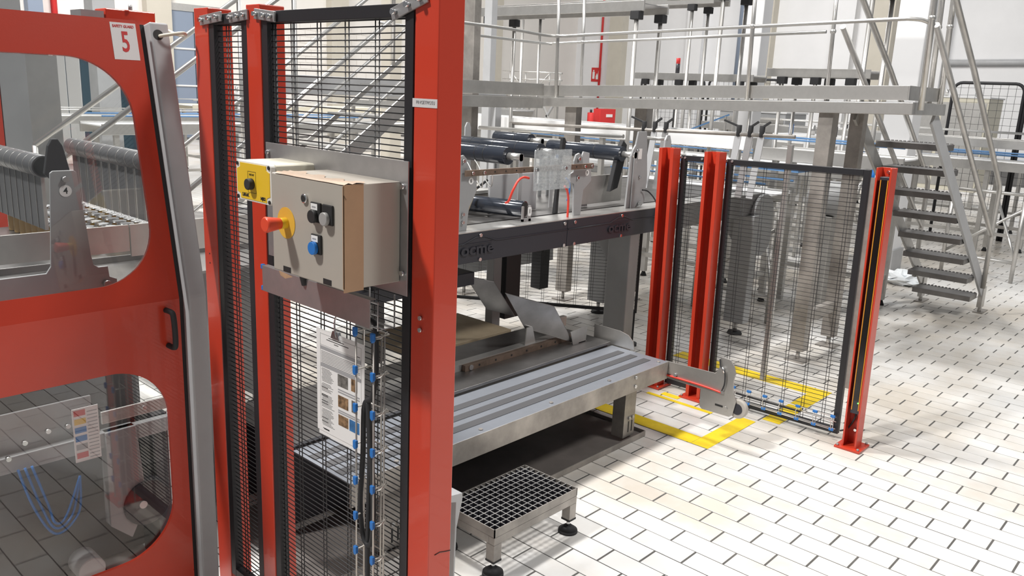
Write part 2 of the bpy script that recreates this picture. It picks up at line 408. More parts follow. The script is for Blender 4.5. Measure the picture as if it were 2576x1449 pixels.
for nm, y, z, mt, lab in (('push_button', 1.608, 1.504, K['blackprint'], True), ('push_button', 1.561, 1.504, mat('grey_button', (.33,.32,.31), .35), False), ('push_button', 1.608, 1.429, K['blue'], True)):
    h = MB().box(XF-.006, XF, y-.0195, y+.0195, z-.0235, z+.0235).build('button_holder', 'blackprint', t, .002)
    if lab: MB().box(XF-.0068, XF-.006, y-.014+.004, y+.016, z+.006, z+.0205).build('legend_plate', 'white', h)
    if lab: MB().box(XF-.0072, XF-.0066, y-.004, y+.011, z+.0115, z+.0145).build('legend_text', 'greyprint', h)
    MB().cyl((XF-.006, y+.003, z-.009), (XF-.016, y+.003, z-.009), .0155, 24).build(nm, mt, h, .0015)
for y in (1.740, 1.570): MB().box(XF-.0006, XF+.004, y-.0165, y+.0165, 1.338, 1.3515).build('drain_slot', 'blackprint', t)
# yellow push-button box
t = thing('push_button_box', 'yellow fronted button box with a black push button', 'control box', (1.185, 1.948, 1.482))
m = MB().prism(rrect(1.861, 2.034, 1.484, 1.588, .008, 3), 'x', 1.135, 1.249); m.build('housing', 'cream', t)
m = MB().prism(rrect(1.861, 2.034, 1.484, 1.588, .010, 4), 'x', 1.120, 1.134); m.build('lid', mat('white_lid', (.78,.76,.70), .45), t, .0015)
pl = []
for a, b in ((1.867, 2.028),):
    c = .016
    pl = [(a+c,1.489),(b-c,1.489),(b-c,1.489+c*.7),(b-.004,1.489+c),(b,1.489+c),(b,1.583-c),(b-.004,1.583-c),(b-c,1.583-c*.7),(b-c,1.583),(a+c,1.583),(a+c,1.583-c*.7),(a+.004,1.583-c),(a,1.583-c),(a,1.489+c),(a+.004,1.489+c),(a+c,1.489+c*.7)]
fc = MB().prism(pl, 'x', 1.1188, 1.1202).build('face_plate', 'yellow', t)
for y in (1.870, 2.025):
    for z in (1.492, 1.580): MB().cyl((1.1194, y, z), (1.1175, y, z), .0052, 12).build('screw', 'blackprint', t)
m = MB()
for y0, y1, z0, z1 in ((1.933,1.973,1.5625,1.5632),(1.933,1.973,1.507,1.5077),(1.933,1.9337,1.507,1.563),(1.9723,1.973,1.507,1.563)): m.box(1.1183, 1.1189, y0, y1, z0, z1)
for y0, y1, z0, z1 in ((1.968,2.003,1.4955,1.4965),(1.968,2.003,1.5035,1.5045),(2.002,2.003,1.4955,1.5045)): m.box(1.1183, 1.1189, y0, y1, z0, z1)
m.build('border_print', 'blackprint', fc)
text('lettering', 'RESTART', 'blackprint', fc, (1.1186, 1.953, 1.5545), (0,-1,0), (0,0,1), .0072, .0003, sx=.85)
text('lettering', 'piRoeR', 'blackprint', fc, (1.1186, 1.985, 1.500), (0,-1,0), (0,0,1), .0095, .0003, bold=.0003)
text('lettering', 'MJB2', 'blackprint', fc, (1.1186, 1.900, 1.4975), (0,-1,0), (0,0,1), .0115, .0003, bold=.0004)
MB().cyl((1.119, 1.953, 1.531), (1.103, 1.953, 1.531), .0148, 28).build('push_button', K['rubber'], t, .002)
MB().cyl((1.17, 1.845, 1.484), (1.17, 1.845, 1.43), .012, 12).build('cable_gland', 'zinc', t)
MB().tube(spline([(1.17,1.845,1.44),(1.175,1.845,1.40),(1.185,1.84,1.33),(1.20,1.84,1.27)]), .009, 10).build('cable', 'rubber', t)
# ------------------------------------------------------------------ cable trays
t = thing('cable_tray', 'horizontal wire cable tray with aluminium cover plate under the control cabinet', 'cable tray', (1.22, 1.8, 1.21))
MB().box(1.1985, 1.2005, 1.557, 2.052, 1.212, 1.286).build('cover_plate', 'zinc', t, .0006)
MB().box(1.2005, 1.2175, 1.557, 2.052, 1.284, 1.286).build('cover_lip', 'zinc', t)
m = MB()
for z in (1.218, 1.25, 1.28):
    m.cyl((1.204, 1.53, z), (1.204, 2.056, z), .0022, 6)
for x in (1.225, 1.25): m.cyl((x, 1.53, 1.212), (x, 2.056, 1.212), .0022, 6)
for i in range(6):
    y = 1.533+i*.1; m.tube([(1.204,y,1.284),(1.204,y,1.212),(1.256,y,1.212),(1.256,y,1.295)], .0022, 6)
m.build('tray_wires', 'zinc', t)
for z in (1.281, 1.2185):
    MB().box(1.199, 1.209, 2.050, 2.062, z-.007, z+.007).build('wire_cap', 'blue', t, .002)
MB().tube(spline([(1.225,2.03,1.225),(1.23,1.8,1.222),(1.232,1.62,1.222),(1.228,1.57,1.21),(1.225,1.575,1.15)]), .007, 8).build('cable', 'rubber', t)
t = thing('cable_tray', 'vertical wire cable tray with blue tips hanging beside the paper sheet', 'cable tray', (1.22, 1.59, .08))
m = MB()
for x, y in ((1.205,1.622),(1.247,1.645),(1.205,1.550),(1.247,1.572),(1.247,1.56)):
    m.cyl((x, y, .08), (x, y, 1.20 if x < 1.22 else 1.185), .0026, 7)
for i in range(11):
    z = 1.190-.1026*i
    m.tube([(1.203,1.622,z),(1.25,1.624,z),(1.252,1.549,z),(1.203,1.549,z)], .0022, 6)
    m.tube([(1.252,1.556,z+.004),(1.225,1.533,z+.008),(1.215,1.535,z),(1.205,1.549,z-.004)], .0018, 5)
m.build('tray_wires', mat('galvanised_wire', (.55,.52,.48), .4, .7), t)
for i in range(11):
    z = 1.190-.1026*i
    for y in (1.6215, 1.5495):
        MB().prism([(y-.0065,z-.008),(y,z-.014),(y+.0065,z-.008),(y+.0065,z+.012),(y-.0065,z+.012)], 'x', 1.197, 1.206).build('wire_cap', 'blue', t, .002)
t = tag(MB().tube(spline([(1.228,1.572,1.21),(1.228,1.570,1.10),(1.226,1.582,1.02),(1.224,1.612,.985),(1.222,1.616,.85),(1.222,1.628,.70),(1.222,1.612,.605),(1.222,1.58,.607),(1.224,1.574,.72),(1.226,1.590,.90),(1.226,1.60,1.0),(1.226,1.592,.85),(1.226,1.60,.6),(1.226,1.60,.4),(1.226,1.595,.10)], 10), .0072, 8).build('cable', 'rubber', loc=(1.22,1.6,.6)), 'black cable looped inside the vertical wire tray', 'cable')
# ------------------------------------------------------------------ paper sheets on the fence
t = thing('paper_sheet', 'white printed instruction sheet with photos hanging on the mesh', 'paper', (1.235, 1.74, .845))
PXW = 1.2385
def sheet(x, y0, y1, z0, z1): return MB().box(x, x+.0006, y0, y1, z0, z1)
sh = sheet(PXW, 1.6320, 1.847, .845, 1.143).build('front_sheet', 'white', t)
sheet(PXW+.0012, 1.640, 1.841, .833, 1.13).build('back_sheet', 'white', t)
m = MB()
def pr(y0, y1, z0, z1, mm): mm.box(PXW-.0003, PXW, y0, y1, z0, z1)
g = MB()
for z0, z1 in ((1.086,1.096),(1.036,1.046)): g = MB(); pr(1.645, 1.829, z0, z1, g); g.build('grey_bar', 'greyprint', sh)
for za in (.9905, .9835, .9305, .9245): g = MB(); pr(1.652, 1.748, za-.0025, za+.0015, g); g.build('grey_bar', 'greyprint', sh)
rnd = random.Random(3)
for z0, z1 in ((1.047,1.0835),):
    z = z1-.002
    while z > z0: pr(1.65+rnd.random()*.01, 1.825, z-.0009, z, m); z -= .0042
z = 1.032
while z > .86:
    if rnd.random() < .93: pr(1.765+rnd.random()*.02, 1.825-.004*rnd.random(), z-.0009, z, m)
    if rnd.random() < .25: pr(1.795, 1.825, z-.0018, z+.0004, m)
    z -= .0036
for z, a, b in ((1.125,1.72,1.79),(1.119,1.70,1.80),(1.113,1.745,1.765),(1.105,1.65,1.67),(.856,1.79,1.82),(.854,1.79,1.815)): pr(a, b, z-.0018, z, m)
for z in (1.131, 1.099): pr(1.645, 1.829, z-.0004, z, m)
for y in (1.645, 1.829): pr(y-.0002, y+.0002, .88, 1.131, m)
m.build('text_print', 'blackprint', sh)
for (y0,y1,z0,z1,mt) in ((1.703,1.749,1.000,1.034,'photo1'),(1.662,1.689,1.002,1.037,'photo2'),(1.702,1.748,.940,.974,'photo2'),(1.662,1.687,.942,.976,'photo1'),(1.702,1.747,.887,.918,'photo2'),(1.653,1.697,.886,.919,'photo3')):
    MB().box(PXW-.0004, PXW, y0, y1, z0, z1).build('printed_photo', mt, sh)
m = MB().tube(spline([(1.243,1.752,1.21),(1.236,1.757,1.18),(1.233,1.752,1.15),(1.236,1.748,1.135)]), .0025, 6); m.build('hook', 'silver', t)
MB().prism([(1.735,1.130),(1.775,1.130),(1.766,1.152),(1.744,1.152)], 'x', PXW-.005, PXW+.006).build('binder_clip', 'silver', t, .001)
# ================================================================== SAFETY DOOR
ZB, YD, AL = 1.13, 2.40, math.atan(.2)
def dpt(x, w, off=0):
    if w <= 0: return Vector((x, YD+off, ZB+w))
    return Vector((x, YD+w*math.sin(AL)+off*math.cos(AL), ZB+w*math.cos(AL)-off*math.sin(AL)))
import bmesh
def holed(outer, inner, th, fn):
    bm = bmesh.new(); ed = []
    for loop in (outer, inner):
        vs = [bm.verts.new((a, b, 0)) for a, b in loop]
        ed += [bm.edges.new((vs[i], vs[(i+1) % len(vs)])) for i in range(len(vs))]
    bmesh.ops.triangle_fill(bm, use_beauty=True, edges=ed)
    bmesh.ops.recalc_face_normals(bm, faces=bm.faces)
    bm.verts.index_update(); vs = [v.co.copy() for v in bm.verts]; fs = [tuple(v.index for v in f.verts) for f in bm.faces]
    n = len(vs); F = [tuple(i for i in f) for f in fs]+[tuple(reversed([i+n for i in f])) for f in fs]
    k0 = 0
    for loop in (outer, inner):
        L = len(loop)
        F += [(k0+i, k0+(i+1) % L, n+k0+(i+1) % L, n+k0+i) for i in range(L)]; k0 += L
    bm.free()
    return [fn(v.x, v.y, 0) for v in vs]+[fn(v.x, v.y, th) for v in vs], F
t = thing('safety_guard', 'red machine guard door with two rounded windows and number 5 sign', 'door', (.6, YD+.02, .1))
DX0, DX1 = .05, 1.115
up = rrect(.12, 1.060, .067, .725, .170, 14); lo = rrect(.12, 1.062, -.828, -.198, .170, 14)
m = MB()
v, f = holed([(DX0,0),(DX1,0),(DX1,.826),(DX1-.012,.838),(DX0,.838)], up, .012, dpt); m.add(v, f)
v, f = holed([(DX0,-1.02),(DX1,-1.02),(DX1,0),(DX0,0)], lo, .012, dpt); m.add(v, f)
o = m.build('door_panel', 'red', t)
for nm, rr in (('upper', up), ('lower', lo)):
    n = len(rr); g = MB(); g.add([dpt(a, b, .013) for a, b in rr]+[dpt(a, b, .017) for a, b in rr], [tuple(range(n)), tuple(range(2*n-1, n-1, -1))]+[(i, n+i, n+(i+1) % n, (i+1) % n) for i in range(n)])
    g.build('window_pane', 'doorglass', t)
m = MB(); hx = 1.083
m.tube(spline([dpt(hx-.012,-.030,0), dpt(hx-.010,-.030,-.030), dpt(hx-.008,-.040,-.040), dpt(hx-.006,-.09,-.042), dpt(hx-.006,-.135,-.040), dpt(hx-.008,-.143,-.030), dpt(hx-.010,-.143,0)], 5), .0085, 8)
m.build('handle', 'rubber', t)
sg = MB(); q = [dpt(1.028,.721,-.0012), dpt(1.102,.721,-.0012), dpt(1.102,.828,-.0012), dpt(1.028,.828,-.0012)]
q2 = [dpt(1.028,.721,0), dpt(1.102,.721,0), dpt(1.102,.828,0), dpt(1.028,.828,0)]
sg.add(q+q2, [(0,1,2,3),(0,4,5,1),(1,5,6,2),(2,6,7,3),(3,7,4,0)]); so = sg.build('number_sign', 'white', t)
upv = Vector((0, math.sin(AL), math.cos(AL)))
text('lettering', 'SAFETY GUARD', 'redprint', so, dpt(1.065,.817,-.0018), (1,0,0), upv, .0112, .0004, sx=.78, bold=.0002)
text('lettering', '5', 'redprint', so, dpt(1.066,.770,-.0018), (1,0,0), upv, .083, .0004, sx=.62, bold=.0012)
# grey bent bar of the door frame
t = thing('door_frame_bar', 'grey bent steel bar with a cable hole beside the red door', 'door frame', (1.172, YD+.02, 0))
m = MB(); x0, x1, dd = 1.143, 1.202, .05
def ring(w, o0=-.004): return [dpt(x0, w, o0), dpt(x1, w, o0), dpt(x1, w, o0+dd), dpt(x0, w, o0+dd)]
c0 = ring(-1.13); c1 = ring(-.005); c1b = ring(.005); c2 = ring(.838)
m.add(c0+c1+c1b+c2, [(0,3,2,1),(12,13,14,15)]+[(r*4+i, r*4+(i+1) % 4, r*4+4+(i+1) % 4, r*4+4+i) for r in range(3) for i in range(4)])
m.build('bar', 'grey2', t, .006)
sl = MB()
for w0, w1 in ((-1.02, -.002), (.002, .836)):
    q = [dpt(x, w, o) for w in (w0, w1) for x, o in ((1.114,.034),(1.1425,.034),(1.1425,.048),(1.114,.048))]
    sl = MB().add(q, [(0,3,2,1),(4,5,6,7),(0,1,5,4),(1,2,6,5),(2,3,7,6),(3,0,4,7)]); sl.build('gap_shade_strip', 'rubber', t)  # black strip added to paint the dark gap between door and bar
hc = dpt(1.166, .800, -.0045); nn = Vector((0, -math.cos(AL), math.sin(AL)))
MB().cyl(hc, hc+nn*.0006, .0155, 24).build('cable_hole', 'blackprint', t)
tag(MB().tube(spline([hc-nn*.01+Vector((.002,0,-.003)), hc+nn*.02+Vector((.012,0,-.004)), hc+nn*.045+Vector((.055,.0,.0)), hc+nn*.03+Vector((.078,.02,-.002)), hc+Vector((.066,.05,.012)), hc+Vector((.03,.11,.045)), hc+Vector((.0,.14,.06)), hc+Vector((-.02,.16,.062))], 8), .0052, 10).build('cable', 'ivory', loc=tuple(hc)), 'ivory cable looping out of the hole in the grey bar', 'cable')
# ================================================================== STEP BENCH
t = thing('step_bench', 'long low steel step bench with dark grip strips at the machine front', 'bench', (2.7, 2.4, 0))
BX0, BX1, ZT = 1.62, 3.735, .395
MB().box(BX0, BX1, 2.222, 2.60, ZT-.003, ZT).build('top_sheet', 'tread', t, .001)
MB().box(BX0, BX1, 2.219, 2.223, ZT-.097, ZT).build('front_skirt', 'dirty', t, .001)
MB().box(BX1-.004, BX1, 2.223, 2.60, ZT-.097, ZT-.003).build('end_skirt', 'dirty', t)
for y in (2.296, 2.383, 2.470):
    MB().box(BX0+.02, BX1-.06, y, y+.045, ZT, ZT+.0025).build('grip_strip', 'strip', t)
for x in (2.316, 2.779, 3.232, 3.682, 1.86):
    MB().cyl((x, 2.250, ZT), (x, 2.250, ZT+.006), .009, 8).build('bolt', 'dirty', t)
for z in (.377, .328): MB().cyl((3.424, 2.219, z), (3.424, 2.212, z), .010, 8).build('bolt', 'silver', t)
for x in (3.40, 1.80):
    lg = MB().box(x, x+.10, 2.255, 2.260, .03, ZT-.03); lg.box(x, x+.005, 2.26, 2.33, .03, ZT-.03)
    l = lg.build('leg', 'dirty', t)
    for q in (.045, .075):
        MB().box(x+q-.004, x+q+.004, 2.2535, 2.2551, .055, .115).build('slot', 'blackprint', l)
        MB().cyl((x+q, 2.255, .135), (x+q, 2.246, .135), .009, 8).build('bolt', 'zinc', l)
# drip tray below
t = thing('drip_tray', 'shallow dark steel tray on the floor under the step bench', 'tray', (2.7, 2.5, 0))
MB().box(1.5, 3.58, 2.234, 2.95, .002, .012).build('pan', mat('oily_steel', (.22,.195,.18), .55, .3, noise=.3, scale=4), t)
MB().box(1.5, 3.58, 2.230, 2.234, .002, .032).build('lip', 'dirty', t)
MB().box(3.578, 3.583, 2.234, 2.95, .002, .032).build('lip', 'dirty', t)
# side arm with wheel at the bench end
t = thing('wheel_outrigger', 'steel side arm with a sensor and small wheel beside the bench', 'arm', (3.745, 2.0, .2))
pl = [(2.24,.300),(2.24,.395),(1.935,.405),(1.918,.440),(1.920,.488),(1.905,.500),(1.858,.497),(1.836,.47),(1.822,.43),(1.830,.39),(1.826,.33),(1.805,.285),(1.818,.205),(1.835,.192),(1.995,.188),(2.010,.200),(2.014,.296)]
MB().prism(pl, 'x', 3.738, 3.744).build('side_plate', 'steel', t, .001)
MB().tube(spline([(3.732,2.24,.318),(3.732,2.0,.318),(3.732,1.89,.312)]), .0055, 8).build('air_hose', 'redhose', t)
MB().tube(spline([(3.730,1.915,.49),(3.726,1.905,.455),(3.724,1.878,.43),(3.724,1.872,.37),(3.728,1.885,.325)]), .0035, 6).build('sensor_cable', 'rubber', t)
MB().cyl((3.726,1.895,.452),(3.726,1.880,.425), .0065, 8).build('sensor', 'silver', t)
for y, z in ((1.885,.318),(2.17,.332)): MB().cyl((3.738,y,z),(3.728,y,z), .010, 8).build('bolt', 'zinc', t)
wh = MB().cyl((3.748,1.800,.243),(3.778,1.800,.243), .052, 28).build('wheel', mat('grey_wheel_rubber', (.45,.42,.38), .6), t, .006)
MB().cyl((3.746,1.800,.243),(3.780,1.800,.243), .030, 20).build('hub', 'dgrey', wh)
MB().box(3.7365, 3.739, 1.875, 1.92, .232, .242).build('slot', 'blackprint', t)
MB().cyl((3.738,1.86,.232),(3.733,1.86,.232), .012, 16).build('pivot', 'steel', t)
# upright rounded end plate behind the bench and red hose end
tag(MB().prism([(2.74,.40),(2.74,.49),(2.56,.488),(2.50,.475),(2.465,.445),(2.452,.395)], 'x', 3.745, 3.751).build('end_plate', 'steel', loc=(3.748,2.6,.395)), 'rounded steel end plate standing at the far right bench end', 'plate')
# ================================================================== GRATING STOOL
t = thing('step_stool', 'low steel step stool with open grating top and black feet', 'stool', (2.27, 2.02, 0))
X0, X1, Y0, Y1, ZS = 2.022, 2.518, 1.872, 2.168, .200
fr = MB()
for a in ((X0,X1,Y0,Y0+.004),(X0,X1,Y1-.004,Y1),(X0,X0+.004,Y0,Y1),(X1-.004,X1,Y0,Y1)): fr.box(*a, ZS-.033, ZS)
fr.build('grating_frame', 'dirty', t)
m = MB()
for a in ((X0,X1,Y0,Y0+.03),(X0,X1,Y1-.03,Y1),(X0,X0+.03,Y0+.03,Y1-.03),(X1-.03,X1,Y0+.03,Y1-.03)): m.box(*a, ZS-.066, ZS-.034)
m.build('base_frame', 'dirty', t, .002)
m = MB()
nb = 16
m2 = MB()
for i in range(1, nb):
    x = X0+(X1-X0)*i/nb; m.box(x-.0009, x+.0009, Y0+.004, Y1-.004, ZS-.026, ZS-.002); m2.box(x-.0009, x+.0009, Y0+.004, Y1-.004, ZS-.002, ZS)
nc = 10
for j in range(1, nc):
    y = Y0+(Y1-Y0)*j/nc; m.box(X0+.004, X1-.004, y-.0009, y+.0009, ZS-.026, ZS-.002); m2.box(X0+.004, X1-.004, y-.0009, y+.0009, ZS-.002, ZS)
o = m.build('grating_bars', 'dgrey', t); o['kind'] = 'stuff'  # dark tone paints the shade on the bar sides inside the cells
o = m2.build('grating_edges', mat('lit_edge_tone', (.72,.71,.69), .35, .4), t); o['kind'] = 'stuff'  # pale top slivers of the same bars, light painted into their colour
for x in (X0, X1-.042):
    for y in (Y0, Y1-.042):
        l = MB().box(x, x+.042, y, y+.042, .062, ZS-.066).build('leg', 'dirty', t, .002)
        MB().box(x-.001, x+.043, y-.001, y+.043, .058, .066).build('cap', 'rubber', l)
        cx, cy = x+.021, y+.021
        MB().cyl((cx, cy, .02), (cx, cy, .06), .008, 10).build('stud', 'silver', l)
        f = MB().cyl((cx, cy, 0), (cx, cy, .012), .042, 24, .040); f.cyl((cx, cy, .012), (cx, cy, .030), .040, 24, .016); f.build('foot', 'rubber', l)
# bent sheet beside the nearest post
t = thing('bent_upright', 'narrow bent grey sheet upright between nearest post and stool', 'bracket', (1.80, 1.88, 0))
m = MB().prism([(1.80,.005),(1.806,.005),(1.812,.30),(1.836,.40),(1.836,.425),(1.77,.435),(1.77,.41),(1.805,.40)], 'y', 1.86, 1.92); m.build('upright', 'grey2', t, .002)
MB().box(1.76, 1.86, 1.84, 1.94, 0, .006).build('foot_plate', 'grey2', t)
# ================================================================== CONVEYOR MACHINE WITH DARK BEAM
YBm, ZC = 2.85, 1.107
t = thing('packer_conveyor', 'long conveyor machine with dark plastic side beam on grey legs', 'conveyor', (4.0, 3.4, 0))
for (xa, xb, tx) in ((2.10, 3.575, 2.86), (3.577, 4.60, 4.075)):
    bm_ = MB().box(xa, xb, YBm, YBm+.03, .950, ZC-.006); pan = bm_.build('side_beam', 'dgrey', t, .004)
    zz = ZC-.052; c = tx+.02
    rid = MB().tube([(xa+.002, YBm-.001, zz-.006), (c-.12, YBm-.001, zz-.006), (c-.03, YBm-.001, zz+.022), (c+.03, YBm-.001, zz+.022), (c+.12, YBm-.001, zz-.006), (xb-.002, YBm-.001, zz-.006)], .004, 6)
    rid.build('raised_ridge', 'dgrey', pan)
    text('embossed_lettering', 'ocme', 'dgrey', pan, (tx+.0, YBm-.002, ZC-.090), (1,0,0), (0,0,1), .080, .006, bold=.002, sx=1.30)
    MB().box(tx-.11, tx+.11, YBm-.004, YBm, ZC-.062, ZC-.058).build('raised_line', 'dgrey', pan)
    for x in (xa+.06, c, xb-.03):
        for z in (ZC-.022, .962): MB().cyl((x, YBm+.001, z), (x, YBm-.008, z), .0095, 10).build('bolt', 'silver', pan)
MB().box(2.10, 6.0, YBm+.002, YBm+.155, ZC-.005, ZC).build('side_rail_top', 'steel2', t)
MB().box(2.10, 6.0, YBm+.155, YBm+.19, ZC-.02, ZC-.006).build('side_gap', 'blackprint', t)
MB().box(2.10, 6.0, YBm+.19, YBm+1.22, ZC-.02, ZC-.002).build('deck_sheet', 'deck', t)
MB().box(2.10, 6.0, YBm+1.22, YBm+1.26, .95, ZC).build('far_beam', 'dgrey', t)
MB().box(4.61, 6.0, YBm, YBm+.03, .945, ZC-.006).build('side_beam', 'deck', t, .003)
def big_leg(x, y):
    l = MB().box(x, x+.10, y, y+.17, .10, .95).build('leg', 'grey', t, .006)
    MB().prism([(y+.17,.95),(y+.17,.72),(y+.34,.95)], 'x', x+.03, x+.07).build('gusset', 'grey', l)
    MB().cyl((x+.05,y+.085,.02),(x+.05,y+.085,.10), .016, 10).build('stud', 'steel', l)
    MB().cyl((x+.05,y+.085,0),(x+.05,y+.085,.022), .06, 18, .05).build('foot', 'rubber', l)
for x, y in ((4.24,2.87),(5.76,2.70+.1),(3.0,3.88),(5.4,3.88),(2.2,3.88)): big_leg(x, y)
MB().box(3.55, 3.68, 3.28, 3.42, .43, .95).build('black_column', 'black', t, .003)
MB().box(3.46, 3.53, 3.30, 3.36, .0, .95).build('grey_column', 'grey', t, .003)
# round guard at conveyor end
g = MB().prism(rrect(6.0-.20, 6.0+.12, .62, 1.10, .15, 8), 'y', 2.82, 2.86); g.build('end_guard', 'grey', t, .003)
# sticker discs
def sticker(parent, x, y, z, s, r=.017, sx=1):
    d = MB().cyl((x, y, z), (x, y-.0012, z), r, 24).build('number_sticker', 'white', parent)
    text('number', s, 'blackprint', d, (x, y-.0018, z), (1,0,0), (0,0,1), r*1.5, .0003, bold=.0003)
def plate(name, poly, y, th, mt, label, cat, stk=None, bolts=(), grp=None):
    lx = sum(p[0] for p in poly)/len(poly); lz = min(p[1] for p in poly)
    tt = thing(name, label, cat, (lx, y, lz), grp)
    MB().prism(poly, 'y', y, y+th).build('plate', mt, tt, .0015)
    if stk: sticker(tt, stk[0], y-.0002, stk[1], stk[2], stk[3] if len(stk) > 3 else .017)
    for b in bolts: MB().cyl((b[0], y, b[1]), (b[0], y-.012, b[1]), .009, 8).build('bolt', 'silver', tt)
    return tt
plate('guide_bracket', [(2.735,1.107),(2.832,1.107),(2.845,1.22),(2.895,1.30),(2.893,1.40),(2.83,1.40),(2.82,1.462),(2.80,1.480),(2.77,1.474),(2.745,1.45)], 2.90, .012, 'grey', 'grey curved bracket with sticker 6 under the near end of the rusty bar', 'bracket', (2.853, 1.352, '6'), ((2.795,1.452),(2.80,1.19),(2.80,1.15)))
plate('guide_bracket', [(3.712,1.107),(3.776,1.107),(3.79,1.25),(3.86,1.30),(3.85,1.375),(3.775,1.39),(3.765,1.44),(3.735,1.465),(3.705,1.455),(3.690,1.42),(3.690,1.36),(3.655,1.345),(3.655,1.31),(3.70,1.29)], 2.92, .012, 'grey', 'grey curved bracket with sticker 9 beside the clear plastic sheet', 'bracket', (3.815, 1.349, '9'), ((3.727,1.432),(3.725,1.325)))
plate('guide_upright', [(4.245,1.107),(4.36,1.107),(4.45,1.13),(4.46,1.30),(4.42,1.58),(4.33,1.58),(4.31,1.50),(4.285,1.47),(4.265,1.43)], 2.93, .012, 'grey', 'tall grey side plate with a number 10 sticker', 'bracket', (4.312, 1.392, '10'), ((4.325,1.465),(4.37,1.30)))
MB().box(4.335, 4.375, 2.926, 2.9295, 1.41, 1.475).build('info_label', 'white', bpy.data.objects['guide_upright'])
# upright blade bracket in the middle
plate('guide_upright', [(3.99,1.109),(4.10,1.109),(4.09,1.44),(4.03,1.45),(4.02,1.43)], 3.12, .010, 'grey2', 'slim pale grey upright in front of the steel guard', 'bracket')
t = thing('perforated_bar', 'rusty flat bar with holes and bolts across the brackets', 'bar', (3.31, 2.885, 1.378))
MB().box(2.795, 3.818, 2.878, 2.888, 1.378, 1.408).build('bar', 'rust', t, .001)
for x in (2.84, 2.92, 3.30, 3.53, 3.735, 3.80): MB().cyl((x, 2.878, 1.393), (x, 2.868, 1.393), .008, 8).build('bolt', 'silver', t)
for x in (3.0, 3.08, 3.16, 3.22, 3.66): MB().cyl((x, 2.8785, 1.393), (x, 2.8775, 1.393), .005, 8).build('hole', 'blackprint', t)
t = thing('clear_sheet', 'scuffed clear plastic sheet bolted on the rusty bar', 'plastic sheet', (3.435, 2.866, 1.28))
MB().prism(rrect(3.281, 3.590, 1.280, 1.495, .006, 3), 'y', 2.860, 2.866).build('sheet', 'plexi', t)
for x in (3.30, 3.54): MB().cyl((x, 2.866, 1.393), (x, 2.852, 1.393), .009, 8).build('bolt', 'silver', t)
# roller 1
t = thing('idler_roller', 'short black roller with a number 1 label on the conveyor deck', 'roller', (3.29, 3.05, 1.107))
MB().cyl((3.325,2.955,1.168),(3.225,3.33,1.168), .046, 26).build('drum', 'roller', t, .002)
MB().cyl((3.3252,2.9545,1.168),(3.3255,2.9535,1.168), .040, 22).build('bore', 'blackprint', t)
MB().box(3.275, 3.287, 2.925, 2.935, 1.107, 1.19).build('prong', 'zinc', t); MB().box(3.325, 3.345, 2.925, 2.935, 1.107, 1.19).build('prong', 'zinc', t)
MB().box(3.275, 3.345, 2.925, 2.935, 1.107, 1.120).build('saddle', 'zinc', t)
lb = MB().prism(rrect(3.318,3.346,1.135,1.185,.010,4), 'y', 2.9235, 2.9248).build('label', 'white', t)
text('number', '1', 'blackprint', lb, (3.332, 2.9228, 1.160), (1,0,0), (0,0,1), .032, .0003, bold=.0005)
# red hoses
tag(MB().tube(spline([(3.285,2.90,1.345),(3.24,2.90,1.352),(3.20,2.90,1.335),(3.165,2.90,1.29),(3.155,2.92,1.23),(3.165,2.95,1.215)]), .0065, 8).build('air_hose', 'redhose', loc=(3.2,2.9,1.21)), 'red air hose curving down to the short roller', 'hose', 'air hoses on the conveyor')
tag(MB().tube(spline([(3.56,2.875,1.29),(3.60,2.885,1.255),(3.625,2.895,1.20),(3.632,2.90,1.107)]), .0065, 8).build('air_hose', 'redhose', loc=(3.6,2.9,1.107)), 'red air hose dropping from the clear sheet to the deck', 'hose', 'air hoses on the conveyor')
tag(MB().tube(spline([(3.60,2.90,1.33),(3.635,2.90,1.30),(3.64,2.905,1.24),(3.63,2.91,1.20)]), .004, 8).build('air_hose', 'blue', loc=(3.62,2.9,1.2)), 'thin blue air hose beside the clear sheet', 'hose', 'air hoses on the conveyor')
# rollers along Y
def long_roller(x, y0, y1, z, r, rings, label, bare=None):
    tt = thing('guide_roller', label, 'roller', (x, (y0+y1)/2, z-r), 'glossy black guide rollers')
    MB().cyl((x,y0,z),(x,y1,z), r, 28).build('drum', 'roller', tt, .001)
    for y in rings: MB().cyl((x,y-.002,z),(x,y+.002,z), r+.0008, 28).build('joint', 'blackprint', tt)
    MB().cyl((x,y0-.10,z),(x,y0+.02,z), r*.42, 16).build('shaft', 'steel2', tt)
    MB().box(x-.012, x+.012, y1-.004, y1+.008, 1.105, z+.02).build('end_stand', 'grey', tt)
    MB().box(x-.014, x+.014, y0-.10, y0-.092, 1.105, z+.02).build('end_stand', 'grey', tt)
    return tt
long_roller(3.44, 3.20, 3.95, 1.432, .050, (3.36,3.43,3.6,3.75), 'black guide roller with a bare steel shaft beside the clear sheet')
long_roller(3.86, 3.32, 4.04, 1.440, .048, (3.5,3.7,3.9), 'black guide roller second behind the clear sheet')
long_roller(4.22, 3.72, 4.05, 1.470, .044, (3.85,), 'topmost black guide roller behind the clear sheet')
long_roller(4.30, 3.02, 3.62, 1.436, .047, (3.22,), 'black guide roller held by the dark lever left of plate 10')
for k in range(2):
    x = 2.93+.07*k
    tag(MB().tube(spline([(x+.33,3.36,1.40),(x+.30,3.30,1.375),(x+.24,3.2,1.33),(x+.10,3.0,1.30),(x,2.895,1.385)]), .003, 6).build('spring_wire', 'steel2', loc=(x,3.0,1.30)), ('thin bent steel wire under the roller, nearer the sticker 6 bracket','thin bent steel wire under the roller, second from the sticker 6 bracket')[k], 'wire')
t = thing('kraft_board', 'tan folded boards standing behind the sticker 6 bracket', 'board', (2.98, 3.2, 1.107))
